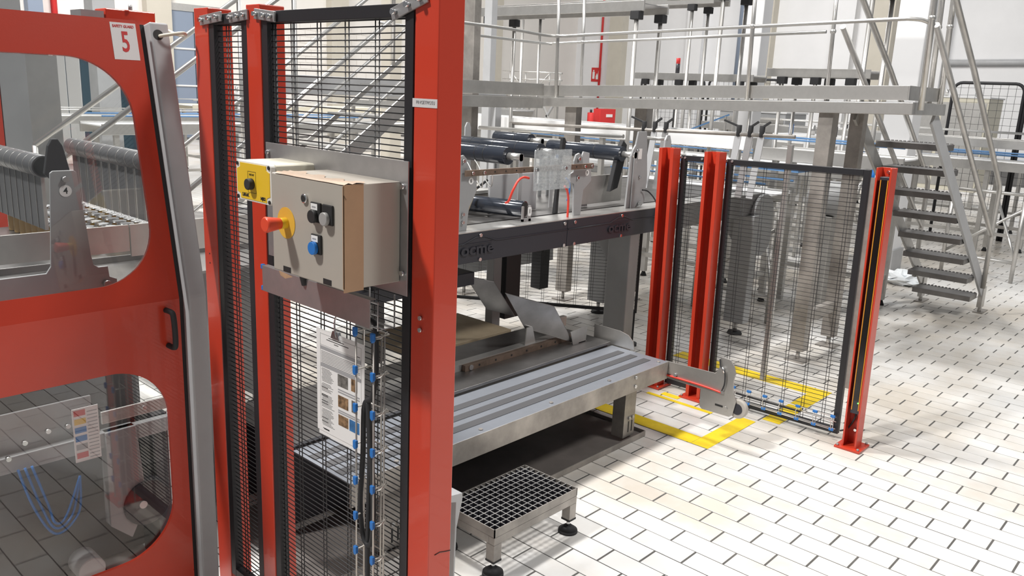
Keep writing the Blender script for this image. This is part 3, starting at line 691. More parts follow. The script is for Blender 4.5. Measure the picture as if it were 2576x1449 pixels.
MB().prism([(2.92,1.107),(3.12,1.107),(3.16,1.24),(2.96,1.26)], 'y', 3.26, 3.268).build('board', 'card', t); MB().prism([(3.08,1.107),(3.14,1.107),(3.22,1.26),(3.16,1.27)], 'y', 3.22, 3.228).build('flap', 'card', t)
# black levers
def wedge(poly, y, th, label, name='clamp_lever'):
    return tag(MB().prism(poly, 'y', y, y+th).build(name, 'rubber', None, .003, loc=(poly[0][0], y, poly[0][1])), label, 'lever', 'black clamp levers')
wedge([(3.66,1.107),(3.69,1.107),(3.70,1.40),(3.735,1.52),(3.72,1.545),(3.70,1.545)], 3.02, .02, 'black upright lever behind the number 9 bracket')
wedge([(4.22,1.20),(4.30,1.22),(4.36,1.40),(4.37,1.49),(4.33,1.52),(4.29,1.46)], 3.04, .03, 'large dark lever left of the number 10 plate')
# chrome rod
t = tag(MB().cyl((4.55,4.55,1.505),(4.55,3.20,1.530), .014, 14).build('guide_rod', 'steel2', loc=(4.55,3.9,1.5)), 'long bright steel rod lying behind the black rollers', 'rod')
t = tag(MB().cyl((4.55,3.02,1.533),(4.55,2.86,1.535), .012, 14).build('guide_rod', 'steel2', loc=(4.55,2.9,1.5)), 'short bright steel rod right of the dark lever', 'rod')
plate('rod_bracket', [(4.40,1.107),(4.48,1.107),(4.47,1.50),(4.455,1.54),(4.43,1.545),(4.41,1.51)], 4.56, .012, 'grey2', 'tall pale bracket at the far end of the steel rod', 'bracket')
plate('rod_bracket', [(4.52,1.30),(4.62,1.30),(4.60,1.52),(4.58,1.56),(4.55,1.56),(4.53,1.53)], 2.86, .012, 'grey2', 'rounded pale bracket at the near end of the steel rod', 'bracket')
# long cross tube with clamp handles
t = thing('clamp_tube', 'slim dull tube with six black clamp handles above the chrome rod', 'tube', (4.95, 3.5, 1.107))
MB().cyl((4.95,4.6,1.535),(4.95,2.2,1.59), .012, 12).build('tube', 'dirty', t)
for i, y in enumerate((3.31, 3.22, 3.13, 2.58, 2.50, 2.42)):
    z = 1.585-(y-2.4)*.0227
    MB().bar((4.95,y,z+.02),(4.90,y+.015,z-.40), .045, .006, up=(1,0,0)).build('hanging_blade', ('zinc','grey2')[i % 2], t)
    k = MB().cyl((4.95,y,z-.01),(4.95,y,z+.06), .017, 12).build('clamp_knob', 'rubber', t, .002)
    MB().bar((4.95,y,z+.05),(4.95,y+(.11 if i % 3 == 0 else -.05),z+.085), .014, .012).build('clamp_handle', 'rubber', k)
for y in (4.58, 2.22): MB().box(4.935,4.965,y-.015,y+.015,1.107 if y > 4.2 else .0,1.54).build('support', 'steel', t)
# steel guard sheets on deck
tag(MB().box(3.98, 4.43, 3.10, 3.115, 1.125, 1.30).build('side_guard', 'steel', None, .002, loc=(4.2,3.1,1.125)), 'plain steel guard sheet on the deck between bracket 9 and plate 10', 'guard')
tag(MB().box(3.30, 3.70, 3.20, 3.215, 1.11, 1.33).build('side_guard', 'grey2', None, .002, loc=(3.5,3.2,1.11)), 'pale guard sheet behind the clear plastic sheet', 'guard')
tag(MB().box(2.60, 3.18, 3.42, 3.43, 1.11, 1.33).build('side_guard', 'steel', None, .002, loc=(2.9,3.42,1.11)), 'steel guard sheet behind the number 6 bracket', 'guard')
t = thing('slide_carriage', 'dark slide carriage with a lever behind the short roller', 'carriage', (3.4, 3.38, 1.107))
MB().box(3.28, 3.62, 3.36, 3.42, 1.12, 1.20).build('rail', 'dirty', t, .003); MB().box(3.30, 3.60, 3.34, 3.43, 1.205, 1.225).build('top_rail', 'steel', t, .002)
MB().box(3.56, 3.60, 3.30, 3.36, 1.107, 1.23).build('end_block', 'dirty', t, .002); MB().bar((3.30,3.33,1.23),(3.38,3.30,1.29), .012, .012).build('lever', 'rubber', t)
MB().sphere((3.26,3.36,1.25), .035, 12, 8).build('knob', 'rubber', t)
tag(MB().cyl((4.36,2.90,1.133),(4.43,2.95,1.133), .014, 14).build('sensor', 'silver', loc=(4.4,2.92,1.107)), 'small chrome sensor cylinder on the conveyor right end', 'sensor')
tag(MB().tube(spline([(4.40,2.92,1.215),(4.44,2.90,1.205),(4.47,2.86,1.15),(4.475,2.84,1.08),(4.45,2.835,1.0)]), .0045, 6).build('cable', 'rubber', loc=(4.44,2.88,1.0)), 'thin black cable hanging over the right beam end', 'cable')
# under the beam: tilted plates, pallet sheet, rail
t = thing('low_platform', 'low dark steel platform between step bench and conveyor legs', 'platform', (2.6, 2.9, 0))
MB().box(1.62, 3.72, 2.60, 3.10, .405, .42).build('deck_sheet', 'deck', t, .002)
MB().box(1.62, 3.72, 2.62, 2.66, .06, .405).build('support', 'dgrey', t); MB().box(1.62, 3.60, 3.06, 3.10, .0, .405).build('support', 'dgrey', t)
tag(MB().box(2.70, 3.44, 3.12, 3.58, .40, .425).build('layer_board', 'card', None, .002, loc=(3.1,3.3,.40)), 'tan perforated board lying behind the steel platform', 'board')
t = thing('guide_rail', 'square steel rail with holes lying on the platform', 'rail', (2.9, 2.79, .42))
MB().box(2.2, 3.55, 2.79, 2.845, .42, .455).build('rail', 'steel2', t, .001); MB().box(2.72, 3.56, 2.765, 2.789, .42, .452).build('carrier', 'rust', t, .001)
for i in range(7): MB().cyl((2.82+.12*i, 2.766, .437), (2.82+.12*i, 2.7635, .437), .006, 8).build('hole', 'blackprint', t)
MB().cyl((2.76,2.764,.437),(2.76,2.760,.437), .014, 14).build('washer', 'silver', t)
def tilted(p, th, label):
    n = (Vector(p[1])-Vector(p[0])).cross(Vector(p[3])-Vector(p[0])).normalized()*th
    m = MB(); q = [Vector(a) for a in p]; m.add(q+[a+n for a in q], [(0,3,2,1),(4,5,6,7),(0,1,5,4),(1,2,6,5),(2,3,7,6),(3,0,4,7)])
    return tag(m.build('deflector_plate', 'deck', None, .002, loc=p[3]), label, 'plate', 'tilted deflector plates')
tilted([(3.05,2.82,.765),(3.34,2.72,.665),(3.53,2.72,.42),(3.22,2.82,.54)], .008, 'tilted grey deflector plate with two steel feet')
tilted([(2.93,3.0,.84),(3.08,2.93,.80),(3.26,2.93,.575),(3.10,3.0,.63)], .008, 'tilted grey deflector plate behind the first one')
t = thing('plate_bracket', 'bright folded steel foot holding the tilted plate', 'bracket', (3.58, 2.74, .42))
MB().prism([(3.50,.42),(3.615,.42),(3.625,.51),(3.47,.50)], 'y', 2.70, 2.705).build('side', 'steel2', t); MB().box(3.55,3.62,2.70,2.76,.42,.424).build('base', 'steel2', t)
t = thing('plate_bracket', 'bright forked steel foot at the left of the tilted plate', 'bracket', (3.28, 2.80, .42))
MB().prism([(3.20,.42),(3.30,.42),(3.26,.55),(3.215,.55)], 'y', 2.80, 2.806).build('side', 'steel2', t)
t = thing('limit_switch', 'small dark switch block with a blue tip on the platform', 'switch', (3.66, 2.95, .42))
MB().box(3.52, 3.72, 2.93, 2.96, .44, .50).build('block', 'dirty', t, .003); MB().cyl((3.63,2.93,.475),(3.63,2.922,.475), .008, 10).build('tip', 'blue', t)
MB().box(3.55,3.60,2.93,2.96,.42,.44).build('stand','dirty',t)
tag(MB().box(2.2, 2.98, 2.98, 3.2, .79, .86).build('hopper_edge', 'dgrey', None, .004, loc=(2.6,3.1,.79)), 'dark slanted chute edge under the left beam end', 'chute')
# ================================================================== RIGHT FENCE
LEAN = (-.019, 0, 0)
def right_post(y0, y1, label, bolt=True, lp=.022):
    t = thing('fence_post', label, 'post', (4.31, (y0+y1)/2, 0), 'low red fence posts at the right', LEAN)
    x0, x1, tk = 4.268, 4.350, .005
    MB().prism([(x0,y0),(x0,y0+lp),(x0+tk,y0+lp),(x0+tk,y0+tk),(x1-tk,y0+tk),(x1-tk,y1-tk),(x0+tk,y1-tk),(x0+tk,y1-lp),(x0,y1-lp),(x0,y1),(x1,y1),(x1,y0)], 'z', .012, 1.5).build('channel', 'red', t, .001)
    MB().box(4.24, 4.39, y0-.03, y1+.03, 0, .012).build('base_plate', 'red', t, .002)
    for z in (.09,): MB().cyl((x1-tk-.001, (y0+y1)/2, z), (x1-tk-.012, (y0+y1)/2, z), .008, 8).build('bolt', 'silver', t)
    if bolt: MB().cyl((x1-tk-.001, (y0+y1)/2-.004, 1.475), (x1-tk-.02, (y0+y1)/2, 1.478), .008, 8).build('bolt', 'silver', t)
    for sx, sy in ((4.252,y0-.016),(4.252,y1+.016),(4.378,y0-.016),(4.378,y1+.016)): MB().cyl((sx,sy,.012),(sx,sy,.022), .007, 6).build('anchor_bolt', 'zinc', t)
    return t
R3 = right_post(1.352, 1.428, 'low red fence post carrying the black light curtain', True, .009)
R2 = right_post(2.300, 2.398, 'low red fence post between the narrow and wide mesh panels')
R1 = right_post(2.605, 2.705, 'low red fence post closest to the dark conveyor beam', False)
mesh_panel('mesh_fence', 'wide low black wire mesh panel left of the light curtain', 4.352, .03, 1.487, 2.298, .022, 1.470, (1.585,1.705,1.825,1.945,2.065,2.185), .0235, 'low black mesh fence panels', (4.36, 1.9, .022), LEAN, fr=.032, r=.0016)
mesh_panel('mesh_fence', 'narrow low black wire mesh panel between two low red posts', 4.352, .03, 2.400, 2.603, .022, 1.462, (2.535,), .0235, 'low black mesh fence panels', (4.36, 2.5, .022), LEAN, fr=.032, r=.0016)
for py in ((2.27, 2.235), (2.57, 2.545, 2.43)):
    for y in py: MB().cyl((4.352, y+.027, 1.452), (4.346, y+.027, 1.452), .007, 10).build('panel_bolt', 'zinc', R2)
tag(MB().box(4.36, 4.366, 1.44, 1.487, .30, 1.44).build('blanking_strip', 'dirty', None, 0, loc=(4.363,1.46,.30)), 'dull steel strip between mesh panel and light curtain post', 'strip')
bpy.data.objects['blanking_strip'].rotation_euler = LEAN
t = thing('light_curtain', 'black safety light curtain with orange edges inside the red post', 'sensor', (4.29, 1.39, .2), None, LEAN)
MB().box(4.282, 4.335, 1.366, 1.414, .20, 1.455).build('housing', 'dgrey', t, .002)
MB().box(4.280, 4.2825, 1.376, 1.4045, .275, 1.44).build('lens_window', 'blackglass', t)
for y in (1.3705, 1.4055): MB().box(4.279, 4.2825, y, y+.0042, .22, 1.44).build('orange_edge', 'orange', t)
MB().cyl((4.2815,1.378,.262),(4.278,1.378,.262), .0035, 8).build('status_light', 'green', t)
tag(MB().tube(spline([(4.31,1.39,.20),(4.31,1.395,.16),(4.33,1.43,.09),(4.34,1.47,.06)]), .005, 6).build('cable', 'rubber', loc=(4.32,1.43,.06)), 'thin black cable from light curtain bottom to the mesh panel', 'cable')
t = thing('cable_tray', 'low wire cable tray with blue tips along the right mesh panel', 'cable tray', (4.32, 1.8, .05))
m = MB()
for x, z in ((4.335,.130),(4.325,.058),(4.345,.058),(4.345,.10)): m.cyl((x,1.50,z),(x,2.12,z), .0026, 6)
for i in range(7):
    y = 1.515+.1*i; m.tube([(4.330,y,.130),(4.325,y+.01,.10),(4.322,y,.058),(4.348,y,.056),(4.348,y,.13)], .0022, 6)
m.build('tray_wires', mat('pale_galvanised_wire', (.70,.68,.65), .45, .5), t)
for i in range(7):
    y = 1.515+.1*i
    for z in (.132, .056): MB().box(4.322, 4.334, y-.013, y+.013, z-.007, z+.007).build('wire_cap', 'blue', t, .002)
MB().cyl((4.338,1.70,.10),(4.338,2.1,.095), .006, 8).build('cable', 'rubber', t)
MB().cyl((4.332,1.665,.118),(4.332,1.69,.118), .012, 12).build('connector', 'silver', t)
# floor tape
def ftape(x0, x1, y0, y1, label):
    tag(MB().box(x0, x1, y0, y1, .0005, .0016).build('floor_tape', 'ytape', loc=((x0+x1)/2,(y0+y1)/2,.0005)), label, 'tape', 'yellow floor marking tape')
ftape(3.69, 3.80, 2.012, 2.90, 'yellow floor tape running past the bench leg')
ftape(3.69, 4.235, 1.91, 2.010, 'yellow floor tape in front of the small wheel')
ftape(4.14, 4.172, 2.15, 2.60, 'thin yellow floor tape before the low red posts')
ftape(4.305, 4.925, 1.80, 1.905, 'yellow floor tape passing under the wide low mesh panel')
ftape(4.93, 5.065, 1.80, 2.90, 'yellow floor tape behind the wide low mesh panel')
ftape(4.195, 4.245, 2.41, 2.53, 'short yellow floor tape scrap at the low red post foot')
# ================================================================== WALKWAY PLATFORM
TILT = (-.0269, 0, 0)
t = thing('walkway_platform', 'raised steel walkway with kick boards and tube railings on square columns', 'platform', (5.8, 1.75, 1.75), None, TILT)
MB().box(5.50, 5.508, 1.75, 4.74, 1.840, 1.928).build('kick_board', 'steel', t, .001)
MB().box(5.50, 6.10, 1.742, 1.750, 1.840, 1.928).build('kick_board', 'steel', t, .001)
MB().box(4.30, 5.50, 4.73, 4.738, 1.840, 1.940).build('kick_board', 'steel', t, .001)
MB().box(5.46, 5.56, 1.70, 4.74, 1.751, 1.826).build('edge_beam', 'steel', t, .003)
MB().box(5.56, 6.14, 1.70, 1.76, 1.751, 1.826).build('edge_beam', 'steel', t, .003)
MB().box(6.08, 6.14, 1.76, 7.6, 1.751, 1.826).build('edge_beam', 'steel', t, .003)
MB().box(4.30, 5.46, 4.70, 4.78, 1.735, 1.825).build('edge_beam', 'steel', t, .003)
MB().box(5.56, 6.08, 1.76, 5.3, 1.815, 1.830).build('deck_plate', 'deck', t)
MB().box(4.30, 5.56, 4.78, 5.3, 1.815, 1.830).build('deck_plate', 'deck', t)
ZR = 2.325
def rail(pts, r=.0125): MB().tube(pts, r, 10).build('handrail', 'steel2', t)
rail(spline([(4.10,4.60,ZR+.02),(4.9,4.60,ZR+.015),(5.35,4.60,ZR),(5.48,4.50,ZR),(5.48,4.3,ZR)],6)+[Vector((5.48,1.90,ZR))]+spline([(5.48,1.80,ZR),(5.50,1.72,ZR-.01),(5.54,1.66,ZR-.04)],4))
rail(spline([(4.10,5.20,ZR+.02),(5.9,5.20,ZR),(6.08,5.10,ZR),(6.08,4.9,ZR)],6)+[Vector((6.08,2.55,ZR))])
rail([(5.48,4.55,2.88),(5.48,1.75,2.88)]); rail([(6.08,5.1,2.88),(6.08,2.5,2.88)])
def stanchion(x, y, z0, z1=2.88, r=.0145):
    MB().cyl((x,y,z0),(x,y,z1), r, 12).build('stanchion', 'steel2', t)
    MB().sphere((x,y,ZR), .022, 10, 6).build('weld_joint', 'steel2', t)
for y in (4.575, 2.82): stanchion(5.478, y, 1.80)
for y in (4.78, 2.50): stanchion(6.08, y, 1.83)
for x, y in ((5.50,1.665),(6.10,1.73),(6.10,1.80)): stanchion(x, y, 1.78, 3.3, .018)
def column(x0, x1, y0, y1, z0, mt='dirty'):
    c = MB().box(x0, x1, y0, y1, .08, z0).build('column', mt, t, .004)
    xc, yc = (x0+x1)/2, (y0+y1)/2
    MB().cyl((xc,yc,.01),(xc,yc,.08), .014, 10).build('stud', 'steel', c); MB().box(xc-.07, xc+.07, yc-.07, yc+.07, 0, .010).build('foot_plate', 'dirty', c)
t2 = t; t.rotation_euler = (0, 0, 0)
column(5.50, 5.60, 2.20, 2.30, 1.75); column(6.05, 6.13, 2.20, 2.30, 1.75); column(5.52, 5.60, 4.38, 4.50, 1.70); column(6.0, 6.1, 4.0, 4.12, 1.75); column(4.98, 5.06, 5.08, 5.22, 3.2); column(6.02,6.10,5.9,6.0,2.9,'grey2')
MB().box(5.60, 6.05, 2.22, 2.27, .28, .36).build('cross_brace', 'dirty', t, .003)
t.rotation_euler = TILT
for ch in t.children:           # columns stand plumb although the deck falls slightly
    if ch.name.startswith('column') or ch.name.startswith('cross_brace'): ch.rotation_euler = (-TILT[0], 0, 0)
# ------------------------------------------------------------------ stair at the right
t = thing('access_stair', 'steel stair with open treads descending behind the right fence', 'stairs', (7.2, 2.0, 0))
def st_pt(s): return Vector((6.02+(8.28-6.02)*s, 0, 1.74-(1.74-.19)*s))
for y in (1.735, 2.245):
    s0, s1 = st_pt(0), st_pt(1)
    b = MB().bar((s0.x,y,s0.z),(s1.x,y,s1.z), .02, .11).build('stringer', 'grey2' if y < 2 else 'steel', t, .002)
    MB().box(8.23, 8.33, y-.02, y+.02, .05, .24).build('leg', 'steel', t, .003)
    MB().cyl((8.28,y,.008),(8.28,y,.06), .016, 10).build('stud', 'steel', t); MB().box(8.22,8.42,y-.04,y+.04,0,.008).build('foot_plate', 'dirty', t)
for i in range(8):
    z = 1.545-.193*i; x = 6.56+.2125*i
    p = MB().box(x-.115, x+.115, 1.75, 2.235, z-.045, z).build('tread', 'deck', t, .002)
    n = MB()
    for k in range(16): yy = 1.76+k*.03; n.box(x+.10, x+.117, yy, yy+.016, z, z+.006)
    n.build('serrated_nosing', 'deck', p)['kind'] = 'stuff'
for y, lab in ((1.70, 0), (2.28, 1)):
    MB().tube([(5.62,y,2.70),(5.98,y,2.475),(6.67,y,2.065),(7.98,y,1.21),(8.04,y,1.16),(8.06,y,1.10),(8.06,y,.80),(8.10,y,.26)], .021, 10).build('handrail', 'steel', t)
    MB().tube([(5.66,y,2.30),(7.90,y,.836),(8.05,y,.745)], .020, 10).build('mid_rail', 'steel', t)
# ------------------------------------------------------------------ stair behind the tall mesh
t = thing('access_stair', 'steep steel stair with bright tube rails seen through the tall mesh', 'stairs', (2.8, 4.5, 0))
for y, hs in ((4.20, (1.15, .53, .10)), (4.80, (1.15, .55, .12))):
    xa, xb = (1.10, 3.95) if y < 4.5 else (1.30, 4.40)
    f = lambda x: 1.449+.72*(x-3.104-(0 if y < 4.5 else .05))
    MB().bar((xa,y,f(xa)-.06),(xb,y,f(xb)-.06), .012, .10 if y < 4.5 else .03).build('stringer', 'steel', t)
    for h in hs: MB().cyl((xa+.2,y,f(xa+.2)+h),(xb,y,f(xb)+h), .015 if h > .2 else .011, 12).build('handrail', 'steel2', t)
    for x in (1.5, 2.7, 3.9): MB().cyl((x,y,f(x)-.05),(x,y,f(x)+1.15), .014, 10).build('rail_post', 'steel2', t)
    MB().box(xa-.03, xa+.05, y-.03, y+.03, 0, .12).build('foot', 'steel', t)
for i in range(10):
    x = 1.25+.272*i; z = 1.449+.72*(x-3.104)-.08
    if z > .02: MB().box(x-.10, x+.10, 4.21, 4.79, z-.012, z).build('tread', 'steel2', t)
tag(MB().box(3.2, 5.9, 5.55, 5.62, 1.70, 1.84).build('channel_beam', 'grey2', None, .004, loc=(4.5,5.58,1.70)), 'grey channel beam crossing behind the steep stair rails', 'beam')
for x in (3.3, 5.8): MB().box(x-.04, x+.04, 5.55, 5.62, 0, 1.70).build('support', 'grey2', bpy.data.objects['channel_beam'], loc=None)
# ------------------------------------------------------------------ conveyors of the hall
def conveyor(label, x, y, L, w, z, ax, belt='whitebelt', side='steel2', leg='steel', rails=True, stuff=0, h=.10, grp='background conveyors', rail_m='railblue', legs=None):
    t = thing('belt_conveyor', label, 'conveyor', (x, y, 0), grp, (0, 0, math.radians(90) if ax == 'y' else 0))
    t_o = Vector((x, y, 0))
    def B(a0, a1, b0, b1, z0, z1): return MB().box(x+a0, x+a1, y+b0, y+b1, z0, z1)
    B(-L/2, L/2, -w/2+.02, w/2-.02, z-.012, z).build('belt', belt, t)
    for s in (-1, 1):
        B(-L/2, L/2, s*w/2-.015, s*w/2+.015, z-h, z+.015).build('side_rail', side, t, .003)
        if rails:
            MB().cyl((x-L/2,y+s*(w/2+.02),z+.10),(x+L/2,y+s*(w/2+.02),z+.10), .009, 8).build('guide_tube', rail_m, t)
            for k in range(int(L/.8)+1):
                q = -L/2+.1+k*.8
                if q < L/2: MB().bar((x+q,y+s*(w/2+.025),z-.02),(x+q,y+s*(w/2+.025),z+.13), .03, .012).build('guide_bracket', 'dgrey', t)
    n = legs or max(2, int(L/1.6)+1)
    for k in range(n):
        q = -L/2+.15+(L-.3)*k/(n-1)
        for s in (-1, 1):
            l = B(q-.025, q+.025, s*(w/2-.03)-.025, s*(w/2-.03)+.025, .05, z-h).build('leg', leg, t)
            MB().cyl((x+q,y+s*(w/2-.03),0),(x+q,y+s*(w/2-.03),.05), .035, 10, .015).build('foot', 'rubber', l)
        B(q-.02, q+.02, -w/2+.03, w/2-.03, .25, .29).build('cross_member', leg, t)
    B(-L/2+.15, L/2-.15, -.02, .02, .25, .29).build('tie_bar', leg, t)
    return t
conveyor('long white belt conveyor behind the walkway platform', 7.6, 6.3, 5.2, .45, 1.46, 'y', rails=False, h=.13, side='whitebelt')
conveyor('white belt conveyor under the walkway beside the stair', 7.6, 2.95, 1.3, .45, 1.36, 'y', h=.10)
conveyor('low conveyor with blue guide tubes right behind the fence', 6.78, 3.9, 1.6, .5, 1.02, 'y')
conveyor('conveyor with blue guide tubes two rows behind the platform', 9.0, 5.6, 4.8, .5, 1.12, 'y')
conveyor('pale conveyor crossing the hall in the middle distance', 10.4, 7.6, 7.0, .5, 1.02, 'y', rail_m='steel2')
conveyor('conveyor with blue rails in the right middle distance', 11.8, 2.6, 4.2, .6, 1.18, 'y')
conveyor('higher conveyor above the blue railed one', 12.6, 4.6, 5.0, .6, 1.42, 'y', rail_m='steel2', belt='zinc')
conveyor('dark sided conveyor in the far right distance', 14.5, 3.6, 5.4, .7, 1.05, 'y', side='bluegrey')
conveyor('far conveyor with blue rails near the back wall', 15.5, 10.0, 9.0, .6, .92, 'y')
conveyor('lengthwise conveyor running away right of the stair', 17.0, 2.4, 4.0, .6, 1.30, 'x', side='bluegrey')
conveyor('short conveyor behind the tall mesh panel stairs', 6.0, 9.4, 5.0, .6, 1.25, 'x')
conveyor('far left conveyor beyond the steep stair', 5.2, 13.2, 6.0, .7, 1.15, 'x', rail_m='steel2')
conveyor('long cream conveyor across the far hall', 12.0, 15.5, 9.0, .7, 1.25, 'x', rail_m='steel2', side='cream')
conveyor('steel conveyor in the middle of the hall', 9.2, 10.3, 4.0, .5, 1.5, 'y', belt='zinc')
fs = MB(); vs = []; fq = []
for i in range(25):
    for j in range(7):
        vs.append((7.08+.04*j, 3.1+.05*i, 1.235+.014*math.sin(i*1.9+j)+.010*math.sin(j*2.3+i*.7)))
for i in range(24):
    for j in range(6): q = i*7+j; fq.append((q, q+1, q+8, q+7))
fs.add(vs, fq, True); t = thing('film_table', 'table covered with wavy white film behind the wide low mesh', 'table', (7.3, 3.7, 0))
fs.build('film', 'whitebelt', t); MB().box(7.08, 7.32, 3.08, 4.32, 1.19, 1.215).build('table_top', 'railblue', t)
for y in (3.15, 4.2): MB().box(7.2, 7.25, y, y+.05, 0, 1.19).build('leg', 'steel', t)
# machines: cabinets with covers
def cabinet(label, x, y, wx, wy, z0, z1, mt='grey2', top='whitebelt', door='steel', name='machine_cabinet'):
    t = thing(name, label, 'machine', (x, y, 0), 'background machine cabinets')
    b = MB().box(x-wx/2, x+wx/2, y-wy/2, y+wy/2, z0, z1).build('body', mt, t, .01)
    MB().box(x-wx/2-.02, x+wx/2+.02, y-wy/2-.02, y+wy/2+.02, z1, z1+.03).build('cover', top, t, .004)
    for k in range(2): MB().box(x-wx/2-.012, x-wx/2, y-wy/2+.03+k*wy/2, y-wy/2+wy/2-.03+k*wy/2, z0+.08, z1-.08).build('door', door, b, .003)
    for sx in (-1, 1):
        for sy in (-1, 1): MB().box(x+sx*(wx/2-.05)-.03, x+sx*(wx/2-.05)+.03, y+sy*(wy/2-.05)-.03, y+sy*(wy/2-.05)+.03, 0, z0).build('leg', 'steel', t)
    for k in range(3):
        MB().cyl((x-wx/4, y-wy/3+k*wy/3, z1+.03),(x-wx/4, y-wy/3+k*wy/3, z1+.16), .03, 12).build('motor', ('dgrey','steel2','blue')[k], t)
    return t
cabinet('white topped machine cabinet behind the stair top', 16.7, 6.6, .6, .8, .55, 1.30)
cabinet('pale machine cabinet with motors in the middle row', 11.05, 4.6, .7, .9, .5, 1.35, 'whitebelt')
cabinet('grey machine cabinet far behind the blue conveyor', 13.45, 6.6, .8, 1.2, .4, 1.6)
cabinet('cream machine cabinet in the far right corner', 17.5, 4.8, 1.0, 1.6, .3, 2.0, 'cream')
cabinet('dark blue machine seen between door bar and red post', 6.5, 16.8, 1.2, 1.4, .3, 2.2, 'teal', 'bluegrey', 'whitebelt')
cabinet('white machine cabinet behind the steep stair', 8.3, 14.5, 1.0, 1.0, .3, 1.5, 'whitebelt')
cabinet('pale machine far beyond the steel rod', 13.1, 12.6, .9, 1.1, .4, 1.45)
cabinet('steel machine cabinet under the far platform', 8.3, 7.9, .4, .8, .5, 1.25, 'steel')
cabinet('low pale machine beyond the low mesh panel', 8.3, 6.4, .5, 1.0, .4, .95)
# motor behind the fence, round head
t = thing('gear_motor', 'grey gear motor with round ring behind the wide low mesh', 'motor', (6.9, 2.7, 0))
MB().cyl((6.9,2.84,1.02),(6.9,2.56,1.02), .15, 20).build('body', 'grey', t, .01)
MB().tube([(6.9+.16*math.cos(a*.4488),2.44,1.02+.16*math.sin(a*.4488)) for a in range(14)], .02, 8, True).build('ring', 'steel2', t)
MB().box(6.8, 7.0, 2.62, 2.77, .0, .88).build('stand', 'steel', t, .005)
# H-frame cross legs behind the fence
for i, (x, y, lab) in enumerate(((6.3,3.2,'taller'),(10.0,2.2,'farther'))):
    t = thing('trestle', 'steel leg frame with diagonal braces, %s one beyond the low mesh' % lab, 'trestle', (x, y, 0), 'braced leg frames')
    for s in (-.35, .35): MB().cyl((x,y+s,.0),(x,y+s,1.0), .022, 10).build('leg', 'steel', t)
    MB().cyl((x,y-.35,.22),(x,y+.35,.22), .018, 8).build('rung', 'steel', t); MB().cyl((x,y-.35,.95),(x,y+.35,.95), .018, 8).build('rung', 'steel', t)
    MB().cyl((x,y-.35,.25),(x+.5,y,.80), .015, 8).build('brace', 'steel2', t); MB().cyl((x,y+.35,.25),(x,y-.35,.80), .015, 8).build('brace', 'steel', t)
# overhead conveyors
def overhead(label, x, y0, y1, z, w, legs, tops=.22):
    t = thing('overhead_conveyor', label, 'conveyor', (x, (y0+y1)/2, 0), 'overhead conveyors on posts')
    for s in (0, w): MB().box(x+s-.012, x+s+.012, y0, y1, z-.05, z+.045).build('side_rail', 'steel', t, .002)
    MB().box(x+.012, x+w-.012, y0, y1, z+.01, z+.02).build('belt', 'zinc', t)
    for y in legs:
        for s in (0, w):
            MB().box(x+s-.045, x+s+.045, y-.05, y+.05, z-.13, z-.05).build('clamp', 'rubber', t, .006)
            MB().cyl((x+s,y,0),(x+s,y,z-.06), .022, 12).build('post', 'steel', t)
    return t
overhead('overhead conveyor nearest above the walkway corner', 6.9, 4.72, 7.3, 2.64, .42, (4.80, 6.8))
overhead('overhead conveyor crossing the top middle of the picture', 8.0, 2.65, 5.5, 2.92, .5, (2.98, 4.5))
overhead('second overhead conveyor farther behind the walkway', 9.55, 5.5, 9.4, 3.0, .4, (5.8, 8.7))
overhead('low overhead conveyor behind the right railing', 9.36, 3.4, 4.6, 2.13, .4, (3.6, 4.0, 4.4))
overhead('small overhead conveyor farther at mid picture', 11.0, 5.6, 7.6, 2.1, .4, (5.8, 6.8, 7.4))
# black mesh fence far right and middle
def far_fence(label, x, y0, y1, z0, z1):
    t = thing('mesh_fence', label, 'fence panel', (x, (y0+y1)/2, 0), 'far black mesh fence panels')
    r = .12; zt = z1
    MB().tube([(x,y0,0),(x,y0,zt-r)]+[(x,y0+r-r*math.cos(a*.314),zt-r+r*math.sin(a*.314)) for a in range(1,5)]+[(x,y0+r,zt),(x,y1-r,zt)]+[(x,y1-r+r*math.sin(a*.314),zt-r+r*math.cos(a*.314)) for a in range(1,5)]+[(x,y1,zt-r),(x,y1,0)], .022, 8).build('frame', 'black', t)
    m = MB(); k = y0+.1
    while k < y1: m.cyl((x,k,z0),(x,k,zt-.02), .0028, 4); k += .1
    k = z0
    while k < zt-.05: m.cyl((x,y0,k),(x,y1,k), .0028, 4); k += .1
    m.build('wire_mesh', 'wire', t)['kind'] = 'stuff'
far_fence('far black mesh panel right of the access stair', 13.2, 2.70, 3.60, .3, 2.17)
far_fence('far black mesh panel at the right picture edge', 13.2, 1.75, 2.66, .3, 2.17)
far_fence('far black mesh panel behind the middle of the railing', 14.0, 6.6, 8.0, .3, 2.16)
far_fence('far black mesh panel left of the middle railing post', 14.0, 8.1, 9.5, .3, 2.16)
